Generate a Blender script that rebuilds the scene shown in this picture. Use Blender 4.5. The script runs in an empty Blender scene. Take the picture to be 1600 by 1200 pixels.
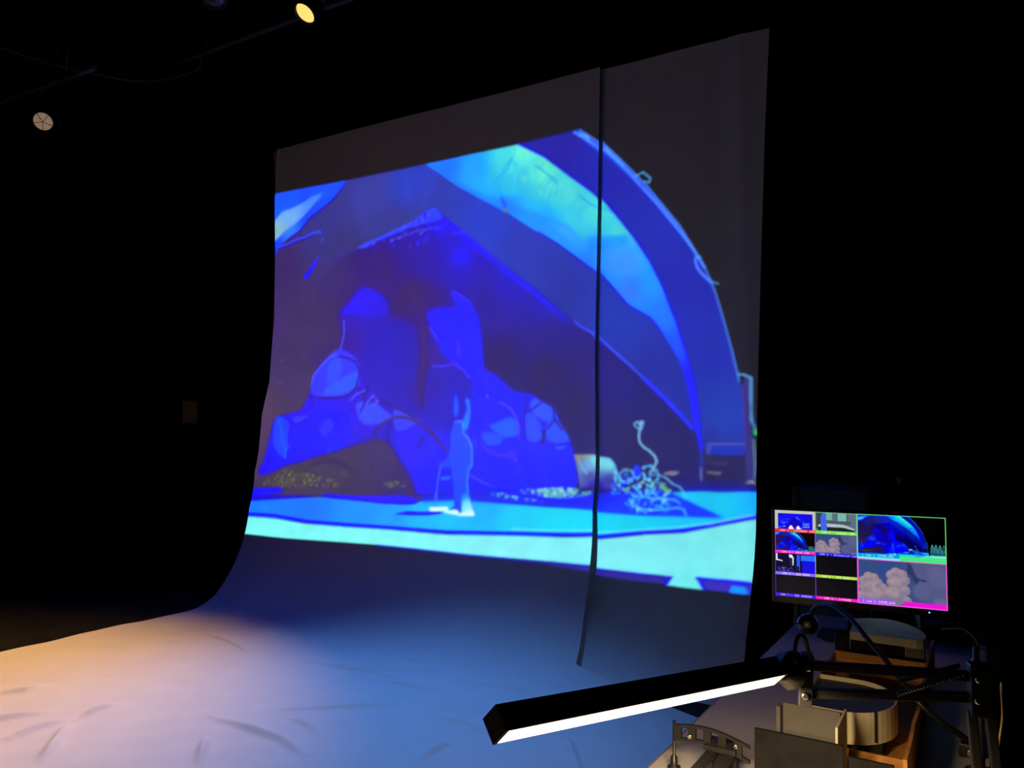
import bpy, bmesh, math, random
import numpy as np
from mathutils import Vector, Matrix

# ------------------------------------------------------------------ camera, world, exposure
scene = bpy.context.scene
cam_data = bpy.data.cameras.new('camera')
cam_data.sensor_fit = 'HORIZONTAL'
cam_data.sensor_width = 36.0
cam_data.lens = 27.0
cam_data.clip_start = 0.02
camera = bpy.data.objects.new('camera', cam_data)
scene.collection.objects.link(camera)
camera.matrix_world = (Matrix.Translation((0, 0, 1.4)) @ Matrix.Rotation(math.pi / 2 + math.atan(89 / 1200), 4, 'X')
                       @ Matrix.Rotation(0.02, 4, 'Z'))
scene.camera = camera

world = bpy.data.worlds.new('dark_studio')
scene.world = world
world.use_nodes = True
world.node_tree.nodes['Background'].inputs[0].default_value = (0.002, 0.0022, 0.004, 1)
world.node_tree.nodes['Background'].inputs[1].default_value = 1.0

vs = scene.view_settings
vs.view_transform = 'Standard'
vs.look = 'None'
vs.exposure = 0.0
vs.gamma = 1.0
vs.use_curve_mapping = False

# the studio's own frame: u runs along the backdrop, t comes off it towards the viewer, z is up
ORG = Vector((1.5503, 5.1658, 0.0))
SU = Vector((-0.85671, 0.51579, 0.0))
NT = Vector((-0.51579, -0.85671, 0.0))
UP = Vector((0, 0, 1))


def W(u, t, z=0.0):
    return ORG + SU * u + NT * t + UP * z


CLOTH_ALBEDO = 0.60
PROJECTOR = (2.3, 5.0, 2.6)          # u, t, z of the projector lens
PROJ_GAIN = 14.0                     # the slide's own brightness; the lamp is dimmed by as much
BLUE_OVER = 1.5
PROJ_POWER = 4 * math.pi ** 2 * 25 / CLOTH_ALBEDO / PROJ_GAIN
BLUE_POWER, AMBER_POWER, STRIP_POWER = 660.0, 1500.0, 17.0
scene.cycles.sample_clamp_indirect = 1.0
scene.cycles.diffuse_bounces = 2
COL = scene.collection
random.seed(4)


# ------------------------------------------------------------------ helpers
def lin(c):
    c = np.asarray(c, dtype=np.float64) / 255.0
    return np.where(c <= 0.04045, c / 12.92, ((c + 0.055) / 1.055) ** 2.4)


def mat(name, rgb, rough=0.6, metal=0.0, vary=0.12, scale=30.0, bump=0.0, bscale=200.0, emit=None, estr=0.0, spec=0.5, coat=0.0):
    m = bpy.data.materials.new(name)
    m.use_nodes = True
    nt = m.node_tree
    b = nt.nodes['Principled BSDF']
    tc = nt.nodes.new('ShaderNodeTexCoord')
    nz = nt.nodes.new('ShaderNodeTexNoise')
    nz.inputs['Scale'].default_value = scale
    nz.inputs['Detail'].default_value = 4
    nt.links.new(tc.outputs['Object'], nz.inputs['Vector'])
    rmp = nt.nodes.new('ShaderNodeValToRGB')
    lo = [max(0, c * (1 - vary)) for c in rgb]
    hi = [min(1, c * (1 + vary)) for c in rgb]
    rmp.color_ramp.elements[0].position = 0.3
    rmp.color_ramp.elements[1].position = 0.7
    rmp.color_ramp.elements[0].color = (*lo, 1)
    rmp.color_ramp.elements[1].color = (*hi, 1)
    nt.links.new(nz.outputs['Fac'], rmp.inputs['Fac'])
    nt.links.new(rmp.outputs['Color'], b.inputs['Base Color'])
    b.inputs['Roughness'].default_value = rough
    b.inputs['Metallic'].default_value = metal
    b.inputs['Specular IOR Level'].default_value = spec
    b.inputs['Coat Weight'].default_value = coat
    if bump > 0:
        n2 = nt.nodes.new('ShaderNodeTexNoise')
        n2.inputs['Scale'].default_value = bscale
        n2.inputs['Detail'].default_value = 3
        nt.links.new(tc.outputs['Object'], n2.inputs['Vector'])
        bp = nt.nodes.new('ShaderNodeBump')
        bp.inputs['Strength'].default_value = bump
        bp.inputs['Distance'].default_value = 0.004
        nt.links.new(n2.outputs['Fac'], bp.inputs['Height'])
        nt.links.new(bp.outputs['Normal'], b.inputs['Normal'])
    if emit:
        b.inputs['Emission Color'].default_value = (*emit, 1)
        b.inputs['Emission Strength'].default_value = estr
    return m


class MB:
    """collects shapes in world coordinates"""

    def __init__(self):
        self.bm = bmesh.new()

    def face(self, pts):
        return self.bm.faces.new([self.bm.verts.new(p) for p in pts])

    def hexa(self, p, bev=0.0):
        """8 corners: four of the bottom ring, four of the top ring, same order"""
        tmp = bmesh.new()
        v = [tmp.verts.new(q) for q in p]
        for f in ((3, 2, 1, 0), (4, 5, 6, 7), (0, 1, 5, 4), (1, 2, 6, 5), (2, 3, 7, 6), (3, 0, 4, 7)):
            tmp.faces.new([v[i] for i in f])
        self._merge(tmp, bev)
        return self

    def _merge(self, tmp, bev=0.0, seg=2, smooth=False):
        bmesh.ops.recalc_face_normals(tmp, faces=tmp.faces[:])
        if bev > 0:
            bmesh.ops.bevel(tmp, geom=tmp.edges[:], offset=bev, segments=seg, profile=0.6, affect='EDGES', clamp_overlap=True)
        if smooth:
            for f in tmp.faces:
                f.smooth = True
        me = bpy.data.meshes.new('tmp')
        tmp.to_mesh(me)
        tmp.free()
        self.bm.from_mesh(me)
        bpy.data.meshes.remove(me)

    def box(self, c, hx, hy, hz, bev=0.0):
        c, hx, hy, hz = map(Vector, (c, hx, hy, hz))
        self.hexa([c - hx - hy - hz, c + hx - hy - hz, c + hx + hy - hz, c - hx + hy - hz,
                   c - hx - hy + hz, c + hx - hy + hz, c + hx + hy + hz, c - hx + hy + hz], bev)
        return self

    def slab(self, u0, u1, t0, t1, z0, z1, bev=0.0):
        """a block squared up with the studio frame"""
        return self.box(W((u0 + u1) / 2, (t0 + t1) / 2, (z0 + z1) / 2), SU * ((u1 - u0) / 2), NT * ((t1 - t0) / 2), UP * ((z1 - z0) / 2), bev)

    def bar(self, a, b, w, h, side=None, bev=0.0):
        a, b = Vector(a), Vector(b)
        d = (b - a).normalized()
        s = Vector(side) if side is not None else (d.cross(UP) if abs(d.z) < 0.95 else Vector((1, 0, 0)))
        s = (s - d * s.dot(d)).normalized()
        n = d.cross(s).normalized()
        return self.box((a + b) / 2, (b - a) / 2, s * w / 2, n * h / 2, bev)

    def prism(self, pts, ext, bev=0.0):
        tmp = bmesh.new()
        ext = Vector(ext)
        lo = [tmp.verts.new(Vector(p)) for p in pts]
        hi = [tmp.verts.new(Vector(p) + ext) for p in pts]
        n = len(pts)
        tmp.faces.new(lo[::-1])
        tmp.faces.new(hi)
        for i in range(n):
            tmp.faces.new([lo[i], lo[(i + 1) % n], hi[(i + 1) % n], hi[i]])
        self._merge(tmp, bev, 1)
        return self

    def tube(self, pts, r, n=10, caps=True):
        pts = [Vector(p) for p in pts]
        rs = r if isinstance(r, (list, tuple)) else [r] * len(pts)
        tmp = bmesh.new()
        rings = []
        ref = None
        for i, p in enumerate(pts):
            d = (pts[min(i + 1, len(pts) - 1)] - pts[max(i - 1, 0)]).normalized()
            if ref is None:
                ref = d.cross(UP) if abs(d.z) < 0.9 else d.cross(Vector((1, 0, 0)))
            ref = (ref - d * ref.dot(d)).normalized()
            q = d.cross(ref)
            rings.append([tmp.verts.new(p + (ref * math.cos(2 * math.pi * k / n) + q * math.sin(2 * math.pi * k / n)) * rs[i]) for k in range(n)])
        for a, b in zip(rings, rings[1:]):
            for k in range(n):
                tmp.faces.new([a[k], a[(k + 1) % n], b[(k + 1) % n], b[k]])
        for f in tmp.faces:
            f.smooth = True
        if caps:
            tmp.faces.new(rings[0][::-1])
            tmp.faces.new(rings[-1])
        self._merge(tmp)
        return self

    def lathe(self, prof, o, axis, n=24, caps=True):
        """prof: list of (radius, distance along axis)"""
        o, axis = Vector(o), Vector(axis).normalized()
        a = axis.cross(UP) if abs(axis.z) < 0.9 else axis.cross(Vector((1, 0, 0)))
        a.normalize()
        b = axis.cross(a)
        tmp = bmesh.new()
        rings = [[tmp.verts.new(o + axis * h + (a * math.cos(2 * math.pi * k / n) + b * math.sin(2 * math.pi * k / n)) * max(r, 1e-5)) for k in range(n)] for r, h in prof]
        for x, y in zip(rings, rings[1:]):
            for k in range(n):
                tmp.faces.new([x[k], x[(k + 1) % n], y[(k + 1) % n], y[k]])
        for f in tmp.faces:
            f.smooth = True
        if caps:
            tmp.faces.new(rings[0][::-1])
            tmp.faces.new(rings[-1])
        self._merge(tmp)
        return self

    def ball(self, c, r, seg=24, rings=14):
        tmp = bmesh.new()
        bmesh.ops.create_uvsphere(tmp, u_segments=seg, v_segments=rings, radius=r)
        bmesh.ops.translate(tmp, verts=tmp.verts[:], vec=Vector(c))
        self._merge(tmp, smooth=True)
        return self

    def build(self, name, material, parent=None, origin=None):
        off = Vector(origin) if origin is not None else world_of(parent)
        bmesh.ops.translate(self.bm, verts=self.bm.verts[:], vec=-off)
        me = bpy.data.meshes.new(name)
        self.bm.to_mesh(me)
        self.bm.free()
        me.materials.append(material)
        o = bpy.data.objects.new(name, me)
        COL.objects.link(o)
        if parent:
            o.parent = parent
            if origin is not None:
                o.location = off - world_of(parent)
        else:
            o.location = off
        return o


def world_of(o):
    v = Vector((0, 0, 0))
    while o:
        v += o.location
        o = o.parent
    return v


def tag(o, label=None, cat=None, group=None, kind=None):
    if label:
        o['label'] = label
    if cat:
        o['category'] = cat
    if group:
        o['group'] = group
    if kind:
        o['kind'] = kind
    return o


def thing(name, label, cat, loc, group=None):
    o = bpy.data.objects.new(name, None)
    o.empty_display_size = 0.1
    COL.objects.link(o)
    o.location = loc
    return tag(o, label, cat, group)


def smooth_path(pts, n=6):
    pts = [Vector(p) for p in pts]
    out = []
    for i in range(len(pts) - 1):
        p0, p1, p2, p3 = pts[max(i - 1, 0)], pts[i], pts[i + 1], pts[min(i + 2, len(pts) - 1)]
        for k in range(n):
            s = k / n
            out.append(0.5 * ((2 * p1) + (p2 - p0) * s + (2 * p0 - 5 * p1 + 4 * p2 - p3) * s * s + (3 * p1 - p0 - 3 * p2 + p3) * s ** 3))
    return out + [pts[-1]]


# ------------------------------------------------------------------ pictures (the projected slide and the monitor's screen), drawn as flat art
class Canvas:
    def __init__(self, w_mm, h_mm, res):
        self.res = res
        self.w, self.h = int(w_mm / res), int(h_mm / res)
        self.a = np.zeros((self.h, self.w, 3))

    @staticmethod
    def smooth(p):
        n = len(p)
        out = []
        for i in range(n):
            p0, p1, p2, p3 = p[i - 1], p[i], p[(i + 1) % n], p[(i + 2) % n]
            for k in range(5):
                s = k / 5
                out.append(0.5 * (2 * p1 + (p2 - p0) * s + (2 * p0 - 5 * p1 + 4 * p2 - p3) * s * s + (3 * p1 - p0 - 3 * p2 + p3) * s ** 3))
        return np.array(out)

    @staticmethod
    def blur(m, r):
        r = int(round(r))
        if r < 1:
            return m
        for _ in range(2):
            for ax in (0, 1):
                p = np.concatenate([np.repeat(np.take(m, [0], ax), r + 1, ax), m, np.repeat(np.take(m, [-1], ax), r, ax)], ax)
                c = np.cumsum(p, ax)
                n = m.shape[ax]
                m = (np.take(c, range(2 * r + 1, 2 * r + 1 + n), ax) - np.take(c, range(0, n), ax)) / (2 * r + 1)
        return m

    def mask(self, pts, feather, smooth=0):
        """coverage of a polygon: returns (slice, mask)"""
        p = np.array(pts, dtype=float) / self.res
        if smooth:
            p = self.smooth(p)
        f = feather / self.res
        pad = int(2 * f + 3)
        x0, y0 = max(0, int(p[:, 0].min()) - pad), max(0, int(p[:, 1].min()) - pad)
        x1, y1 = min(self.w, int(p[:, 0].max()) + pad + 1), min(self.h, int(p[:, 1].max()) + pad + 1)
        if x1 <= x0 or y1 <= y0:
            return None, None
        ys = np.arange(y0, y1) + 0.5
        acc = np.zeros((y1 - y0, x1 - x0 + 1))
        q = np.roll(p, -1, 0)
        for (ax, ay), (bx, by) in zip(p, q):
            if ay == by:
                continue
            lo, hi = min(ay, by), max(ay, by)
            rows = np.where((ys >= lo) & (ys < hi))[0]
            if len(rows) == 0:
                continue
            xs = ax + (ys[rows] - ay) * (bx - ax) / (by - ay)
            cx = np.clip(np.ceil(xs - 0.5).astype(int) - x0, 0, x1 - x0)
            np.add.at(acc, (rows, cx), 1)
        m = (np.cumsum(acc, 1)[:, :-1] % 2).astype(float)
        return (slice(y0, y1), slice(x0, x1)), self.blur(m, f)

    def comp(self, sl, m, col):
        self.a[sl] = self.a[sl] * (1 - m[..., None]) + np.asarray(col, dtype=float) * m[..., None]

    def fill(self, pts, col, a=1, feather=0, smooth=0):
        sl, m = self.mask(pts, feather, smooth)
        if sl:
            self.comp(sl, m * a, col)

    def grad(self, pts, stops, a=1, feather=0, smooth=0):
        sl, m = self.mask(pts, feather, smooth)
        if not sl:
            return
        yy, xx = np.mgrid[sl[0], sl[1]]
        num = np.zeros((*m.shape, 3))
        den = np.zeros(m.shape)
        for sx, sy, r, g, b in stops:
            w = 1.0 / (((xx - sx / self.res) ** 2 + (yy - sy / self.res) ** 2) + 60.0) ** 1.25
            num += w[..., None] * np.array((r, g, b), dtype=float)
            den += w
        self.comp(sl, m * a, num / den[..., None])

    def stroke(self, pts, width, col, a=1, feather=0):
        p = np.array(pts, dtype=float)
        for x, y in zip(p, p[1:]):
            d = y - x
            ln = math.hypot(*d) or 1
            d = d / ln
            n = np.array((-d[1], d[0])) * width / 2
            e = d * width * 0.3
            self.fill([x - e + n, y + e + n, y + e - n, x - e - n], col, a, feather)

    def flecks(self, pts, n, size, cols, seed, a=1):
        rng = random.Random(seed)
        p = np.array(pts, dtype=float)
        lo, hi = p.min(0), p.max(0)
        sl, m = self.mask(pts, 0)
        if not sl:
            return
        k = 0
        tries = 0
        while k < n and tries < n * 12:
            tries += 1
            x, y = rng.uniform(lo[0], hi[0]), rng.uniform(lo[1], hi[1])
            iy, ix = int(y / self.res) - sl[0].start, int(x / self.res) - sl[1].start
            if not (0 <= iy < m.shape[0] and 0 <= ix < m.shape[1]) or m[iy, ix] < 0.5:
                continue
            k += 1
            an = rng.uniform(0, math.pi)
            ln, wd = size * rng.uniform(0.5, 1.6), size * rng.uniform(0.25, 0.6)
            dx, dy = math.cos(an) * ln, math.sin(an) * ln
            nx, ny = -math.sin(an) * wd, math.cos(an) * wd
            self.fill([(x - dx, y - dy), (x + nx, y + ny), (x + dx, y + dy), (x - nx, y - ny)], rng.choice(cols), a * rng.uniform(0.5, 1), 0)


slide = Canvas(5400, 4600, 3.0)
F, G, S, K = slide.fill, slide.grad, slide.stroke, slide.flecks
# vault of the cave behind the stage
G([(137,472),(434,464),(988,479),(1344,489),(2268,492),(3206,488),(3632,480),(3743,471),(3919,606),(4053,745),(4183,891),(4285,1009),(4409,1167),(4530,1325),(4648,1525),(4717,1646),(4785,1820),(4852,2040),(4909,2243),(4953,2419),(4970,2485),(4991,2702),(4999,2916),(5006,3175),(4770,3324),(2681,3576),(177,3811),(91,3422),(230,2640),(265,1745),(224,1091)],[(509,1250,64,46,108),(647,2083,66,54,104),(323,2641,85,65,100),(1005,802,58,58,145),(1604,673,60,66,165),(2089,659,48,68,205),(1956,989,58,62,150),(1348,1092,60,56,130),(2912,1113,42,66,205),(3345,1429,45,60,185),(3675,1785,40,52,165),(4065,1894,36,58,185),(4464,2337,40,48,165),(796,1654,66,52,108),(366,1879,70,50,112),(290,3277,75,58,100),(4830,2482,38,48,170)],1,2.5,0)
# dark hollow
G([(2393,922),(2689,1167),(2919,1356),(3108,1509),(3397,1717),(3667,1949),(3733,1968),(3885,2075),(4069,2253),(4271,2424),(4536,2679),(4652,2791),(4714,3167),(3790,3285),(2232,3400),(1594,2990),(910,2155),(1038,1426),(1195,1270),(1510,1158),(1813,1099),(2103,1019)],[(2454,1110,42,0,215),(2662,1355,40,0,218),(3171,1620,40,0,205),(3469,1850,38,0,190),(1825,1381,58,38,125),(1201,1380,62,48,118),(1058,1796,66,52,108),(2931,1811,44,5,165),(3473,2052,44,14,140),(3479,2354,45,28,100),(3760,2654,46,32,100),(4071,2466,40,8,130),(4273,2656,40,20,115),(4514,2927,42,28,100),(4177,2934,44,30,95),(2126,1639,60,40,110),(3065,2238,45,25,105),(2255,1311,48,14,170),(2110,1210,50,25,165),(1557,2180,66,50,110)],1,8,0)
S([(2451,1008),(2690,1183),(2919,1372),(3108,1525),(3398,1738),(3667,1969)],35,(34, 4, 245),0.8,15)
# torn cloth light at the top of the hollow
F([(1478,1155),(1624,1112),(1812,1076),(1994,1023),(2158,986),(2241,940),(2324,906),(2379,903),(2436,956),(2464,1004),(2383,1022),(2245,1026),(2103,1042),(1924,1083),(1738,1114),(1588,1167)],(52, 76, 255),0.9,4,0)
K([(1509,1146),(2102,1008),(2352,904),(2450,974),(2521,1073),(2456,1177),(2110,1210),(1742,1197)],60,24,[(70,100,255),(45,40,250),(36,0,235)],3,1)
S([(1828,1101),(2104,1054),(2383,1027)],9.1,(40, 10, 220),1,3)
S([(1889,1132),(2176,1086),(2453,1081)],7.75,(80, 110, 255),0.96,3)
S([(2563,1157),(2656,1151),(2702,1157)],10.45,(80, 70, 250),1,3)
S([(1479,1161),(1274,1217),(1097,1272)],9.1,(50, 30, 190),0.96,3)
# patch of sky at the upper corner and the ropes
G([(462,475),(1336,491),(1282,544),(1164,637),(1017,710),(851,781),(727,892),(580,950),(450,1019),(384,1134),(179,1119),(137,472)],[(511,541,10,90,255),(990,517,15,85,255),(830,715,20,70,255),(574,840,60,130,250),(387,1044,20,60,255)],1,4,0)
G([(483,666),(608,658),(773,618),(891,572),(1035,562),(995,600),(897,674),(789,754),(662,820),(531,867),(383,965),(343,778)],[(566,710,120,180,230),(910,600,80,150,250),(396,882,150,200,205)],0.9,10,0)
S([(1320,513),(1164,650),(1018,722),(852,794),(728,905),(581,963)],11.8,(36, 4, 225),1,3)
S([(423,1028),(584,1008),(688,976),(801,971),(911,940),(1013,937),(1018,966)],16,(45, 80, 255),1,3)
S([(433,1043),(603,1023),(811,991),(921,960)],7.75,(36, 0, 225),1,3)
S([(1041,1006),(1035,1042)],11.125,(70, 90, 240),1,3)
F([(1008,1170),(986,1236),(931,1305),(867,1373),(815,1381),(814,1350),(879,1293),(936,1237)],(32, 10, 250),1,3.5,0)
S([(992,1187),(912,1278)],7.75,(80, 90, 250),1,3)
# rock pile
G([(366,3287),(392,3111),(433,2953),(492,2753),(578,2704),(725,2673),(852,2643),(961,2480),(988,2353),(1064,2234),(1175,2147),(1317,2087),(1329,1843),(1285,1762),(1415,1646),(1566,1533),(1720,1564),(1874,1676),(1931,1806),(2135,1865),(2251,1973),(2337,2078),(2360,1946),(2313,1788),(2476,1783),(2577,1801),(2622,1777),(2572,1648),(2672,1683),(2771,1756),(2857,1885),(2894,2073),(2919,2295),(3038,2367),(3131,2446),(3221,2509),(3321,2511),(3455,2583),(3574,2653),(3631,2776),(3710,2896),(3755,3015),(3779,3245),(3579,3322),(2876,3335),(2280,3368),(2118,3146),(1889,2928),(1442,3023),(967,3125)],[(1535,1708,48,8,205),(1859,2192,42,2,190),(2014,2423,44,4,185),(1412,2410,50,40,225),(694,2888,35,10,245),(1118,2941,32,0,252),(2613,1896,32,0,250),(2568,2542,40,0,210),(2953,2651,30,0,252),(3488,2851,40,25,245),(3382,3101,30,0,250),(2597,3184,30,0,250),(2172,2868,42,5,225),(1730,2646,54,40,220),(1431,1998,58,32,170),(2287,2208,58,30,140),(2377,2431,60,36,135),(2139,1978,52,20,165),(3201,2905,28,0,254)],1,11,1)
F([(2328,1800),(2477,1788),(2676,1808),(2819,1867),(2874,2019),(2919,2285),(2898,2441),(2557,2218),(2431,2049)],(30, 0, 252),0.8,15,1)
F([(2275,1874),(2338,2100),(2322,2429),(2289,2648),(2240,2428),(2217,2205),(2244,1984)],(62, 42, 118),0.75,15,1)
F([(2078,1691),(2201,1757),(2287,1819),(2476,1766),(2539,1661),(2332,1544),(2123,1553)],(58, 40, 115),0.5,20,1)
F([(1566,1533),(1758,1579),(1882,1688),(1872,1802),(1694,1825),(1499,1765),(1301,1763),(1423,1647)],(44, 2, 225),0.7,10,1)
F([(1159,2165),(1317,2081),(1542,2191),(1580,2356),(1455,2481),(1218,2513),(1013,2523),(972,2371)],(54, 64, 238),0.85,10,1)
F([(1179,2238),(1273,2169),(1355,2208),(1330,2349),(1187,2382)],(50, 84, 250),0.8,6,1)
F([(1378,2350),(1531,2296),(1567,2402),(1416,2498),(1136,2500),(1212,2406)],(50, 95, 250),0.8,7.5,1)
F([(1646,1951),(1845,1875),(2137,1933),(2249,2123),(2236,2345),(2050,2452),(1793,2390),(1634,2183)],(40, 0, 200),0.7,20,1)
F([(2346,2320),(2492,2249),(2657,2254),(2756,2332),(2811,2492),(2800,2755),(2611,2862),(2407,2703),(2311,2484)],(42, 0, 200),0.7,15,1)
F([(980,2673),(1265,2644),(1464,2674),(1525,2819),(1401,2995),(1039,3003),(827,2947)],(30, 0, 254),0.8,12.5,1)
F([(1126,2775),(1237,2721),(1289,2809),(1181,2893),(1097,2847)],(50, 60, 250),0.85,6,1)
F([(1545,2599),(1727,2577),(1878,2647),(1968,2714),(1809,2771),(1629,2761)],(60, 82, 238),0.9,7.5,1)
F([(1994,2647),(2165,2675),(2271,2730),(2170,2813),(2015,2826)],(62, 78, 228),0.8,10,1)
F([(509,2735),(614,2716),(689,2796),(698,2949),(675,3109),(566,3063),(487,2953)],(8, 75, 250),0.9,6,1)
F([(727,2703),(965,2697),(950,2734),(791,2777)],(55, 60, 245),0.9,4,0)
F([(597,2716),(676,2734),(733,2814),(674,2839)],(50, 60, 250),0.8,5,0)
S([(562,2735),(616,2889),(669,3048),(677,3122)],11.8,(30, 110, 255),1,3)
S([(668,3029),(734,2973)],10.45,(60, 110, 250),1,3)
F([(1209,2969),(1273,2962),(1271,3068),(1208,3082)],(40, 60, 250),0.8,5,0)
F([(3054,2754),(3149,2713),(3232,2733),(3247,2844),(3141,2876),(3019,2816),(2981,2775)],(35, 95, 255),0.95,5,1)
F([(2909,2858),(2989,2826),(3111,2866),(3094,2927),(2973,2940)],(40, 85, 255),0.9,6,1)
F([(3380,2562),(3472,2593),(3563,2653),(3598,2751),(3463,2732),(3359,2652)],(50, 92, 250),0.9,5,1)
F([(3325,2677),(3417,2712),(3476,2811),(3433,2901),(3329,2878)],(48, 85, 250),0.85,6,1)
F([(3520,2752),(3609,2741),(3676,2829),(3704,2886),(3578,2908),(3488,2851)],(48, 92, 250),0.85,5,1)
F([(3290,2953),(3405,2921),(3490,2959),(3423,3010),(3297,3013)],(42, 55, 250),0.6,10,1)
F([(2791,2891),(2860,2880),(2886,2931),(2825,2964)],(45, 70, 250),0.7,5,0)
S([(988,2510),(1097,2536),(1339,2538),(1456,2516),(1538,2436),(1578,2297),(1527,2214)],13.825,(50, 20, 112),1,3)
S([(1527,2214),(1440,2176),(1320,2147)],13.825,(50, 20, 112),1,3)
S([(1538,2436),(1633,2507),(1652,2588),(1595,2669)],13.825,(50, 20, 112),1,3)
S([(1649,2519),(1691,2462),(1643,2392)],13.825,(50, 20, 112),1,3)
S([(1697,2589),(1770,2543),(1875,2579),(2058,2647),(2271,2730)],13.825,(50, 20, 112),1,3)
S([(980,2522),(1002,2613),(972,2673)],13.825,(50, 20, 112),1,3)
S([(1266,2674),(1386,2680),(1474,2732),(1528,2877)],13.825,(50, 20, 112),1,3)
S([(658,2716),(792,2783),(974,2715)],13.825,(50, 20, 112),1,3)
S([(2313,2154),(2371,2266),(2322,2429),(2303,2648)],13.825,(50, 20, 112),1,3)
S([(3310,2511),(3323,2602),(3302,2702),(3318,2903)],13.825,(50, 20, 112),1,3)
S([(3461,2593),(3416,2623),(3325,2677)],13.825,(50, 20, 112),1,3)
S([(3563,2653),(3575,2727),(3488,2826),(3461,2900)],13.825,(50, 20, 112),1,3)
S([(3575,2727),(3643,2810)],13.825,(50, 20, 112),1,3)
S([(3459,2811),(3499,2850),(3489,2910),(3444,2901)],13.825,(50, 20, 112),1,3)
S([(1926,2927),(1942,2787),(1983,2731)],13.825,(50, 20, 112),1,3)
S([(2280,2975),(2310,2866)],13.825,(50, 20, 112),1,3)
S([(974,2401),(1002,2311),(1097,2223),(1207,2149),(1287,2128)],11.8,(90, 105, 240),1,3)
S([(1333,2088),(1373,1935),(1359,1815)],11.8,(90, 105, 240),1,3)
S([(1689,2577),(1739,2520),(1801,2567),(1758,2623)],11.8,(90, 105, 240),1,3)
S([(1482,2558),(1541,2506),(1647,2473)],11.8,(90, 105, 240),1,3)
S([(2346,1945),(2403,1993),(2431,2049),(2432,2071)],11,(90, 90, 240),0.9,3)
S([(2392,2278),(2493,2287),(2572,2273),(2638,2270)],10.45,(80, 80, 240),0.96,3)
S([(2644,2275),(2717,2321),(2783,2386)],15,(75, 80, 245),0.85,3)
S([(2572,1648),(2685,1701),(2778,1767)],11.8,(60, 70, 255),1,3)
S([(2644,2066),(2661,2179),(2694,2186)],7.075,(90, 110, 255),1,3)
S([(2677,2067),(2674,2169)],7.075,(80, 100, 255),1,3)
S([(3074,2589),(3171,2631),(3232,2713),(3263,2793),(3253,2869)],16,(92, 80, 250),0.9,3)
S([(2911,2926),(2974,2981),(3060,3010),(3174,3012)],10.45,(110, 80, 240),0.96,3)
S([(3174,3012),(3203,2976),(3246,3055),(3192,3026)],9.775,(120, 80, 240),0.84,3)
S([(3392,3081),(3466,3083),(3521,3136),(3534,3207),(3515,3269)],13,(60, 60, 250),0.8,3)
S([(3590,2932),(3618,2951),(3672,2931)],10.45,(60, 150, 250),0.96,3)
S([(3243,3158),(3286,3120),(3282,3141)],11,(90, 70, 225),0.7,3)
K([(2984,1931),(3130,1919),(3151,2034),(3011,2037)],14,9,[(90,70,220)],5,0.92)
S([(528,2172),(616,2150)],7.75,(110, 90, 150),0.72,3)
S([(488,2391),(645,2357)],7.75,(105, 90, 150),0.72,3)
F([(2950,2536),(2969,2537),(2969,2552),(2951,2552)],(190, 150, 250),0.8,2.5,0)
# mound and moss
G([(187,3430),(307,3356),(473,3283),(677,3185),(885,3140),(1046,3087),(1285,3032),(1478,2981),(1704,2925),(1859,2906),(1979,2982),(2056,3081),(2157,3173),(2240,3266),(2300,3396),(2254,3488),(212,3661)],[(1895,3040,66,54,112),(1456,3170,68,58,96),(738,3291,72,62,88),(2075,3321,60,46,112),(348,3511,66,56,84),(1653,3403,62,54,92)],1,15,1)
F([(975,3187),(1129,3096),(1329,3090),(1493,3156),(1584,3254),(1528,3239),(1375,3149),(1175,3143),(1043,3197)],(56, 46, 90),0.6,7.5,1)
K([(333,3389),(481,3322),(640,3231),(788,3181),(835,3255),(983,3236),(1154,3273),(1359,3295),(1451,3364),(1173,3366),(674,3392)],230,16.5,[(118,132,48),(96,112,46),(84,82,64),(138,142,80),(78,100,44)],7,0.9775)
K([(885,3140),(1136,3157),(1499,3198),(1592,3296),(1442,3322),(1151,3254)],50,13.5,[(104,112,50),(84,72,70)],8,0.805)
K([(1912,3293),(2066,3274),(2168,3293),(2149,3340),(1978,3337)],45,13.5,[(96,130,60),(120,140,90)],9,0.92)
S([(1765,2941),(1769,2873),(1811,2805),(1904,2742),(2039,2708),(2167,2719),(2293,2768),(2418,2854),(2528,2954),(2623,3032)],23,(66, 44, 122),1,3)
S([(1825,2782),(1918,2731),(2053,2697),(2180,2708),(2307,2757)],7.75,(70, 70, 225),0.84,3)
S([(1765,2941),(1737,3102),(1786,3246),(1881,3360)],17.5,(58, 44, 100),0.8,3)
# stage
G([(183,3577),(623,3529),(1200,3474),(1671,3476),(1972,3494),(2318,3472),(2378,3438),(2764,3403),(3136,3408),(3542,3414),(3970,3406),(4294,3248),(4573,3215),(5063,3194),(5137,3186),(5160,3357),(5089,3376),(4882,3447),(4630,3516),(4356,3549),(4026,3621),(3337,3696),(2730,3723),(2055,3746),(1295,3760),(696,3739),(196,3743)],[(393,3648,0,120,250),(1085,3633,0,115,252),(1714,3619,0,140,252),(2162,3648,0,150,252),(2690,3605,0,185,248),(3293,3557,0,200,240),(3741,3549,0,212,240),(4241,3483,0,205,240),(4600,3382,0,190,240),(4853,3296,0,190,238),(5062,3260,0,175,240),(3028,3465,10,170,235),(2405,3538,0,175,248)],1,4,0)
F([(128,3454),(503,3414),(679,3411),(706,3450),(522,3487),(150,3530)],(35, 10, 235),1,5,1)
F([(145,3516),(524,3494),(951,3469),(1198,3467),(186,3584)],(34, 0, 220),0.9,5,0)
F([(1255,3438),(1660,3434),(2092,3402),(2269,3410),(2324,3442),(2293,3479),(2043,3490),(1673,3483),(1297,3474)],(34, 4, 232),1,4,1)
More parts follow.
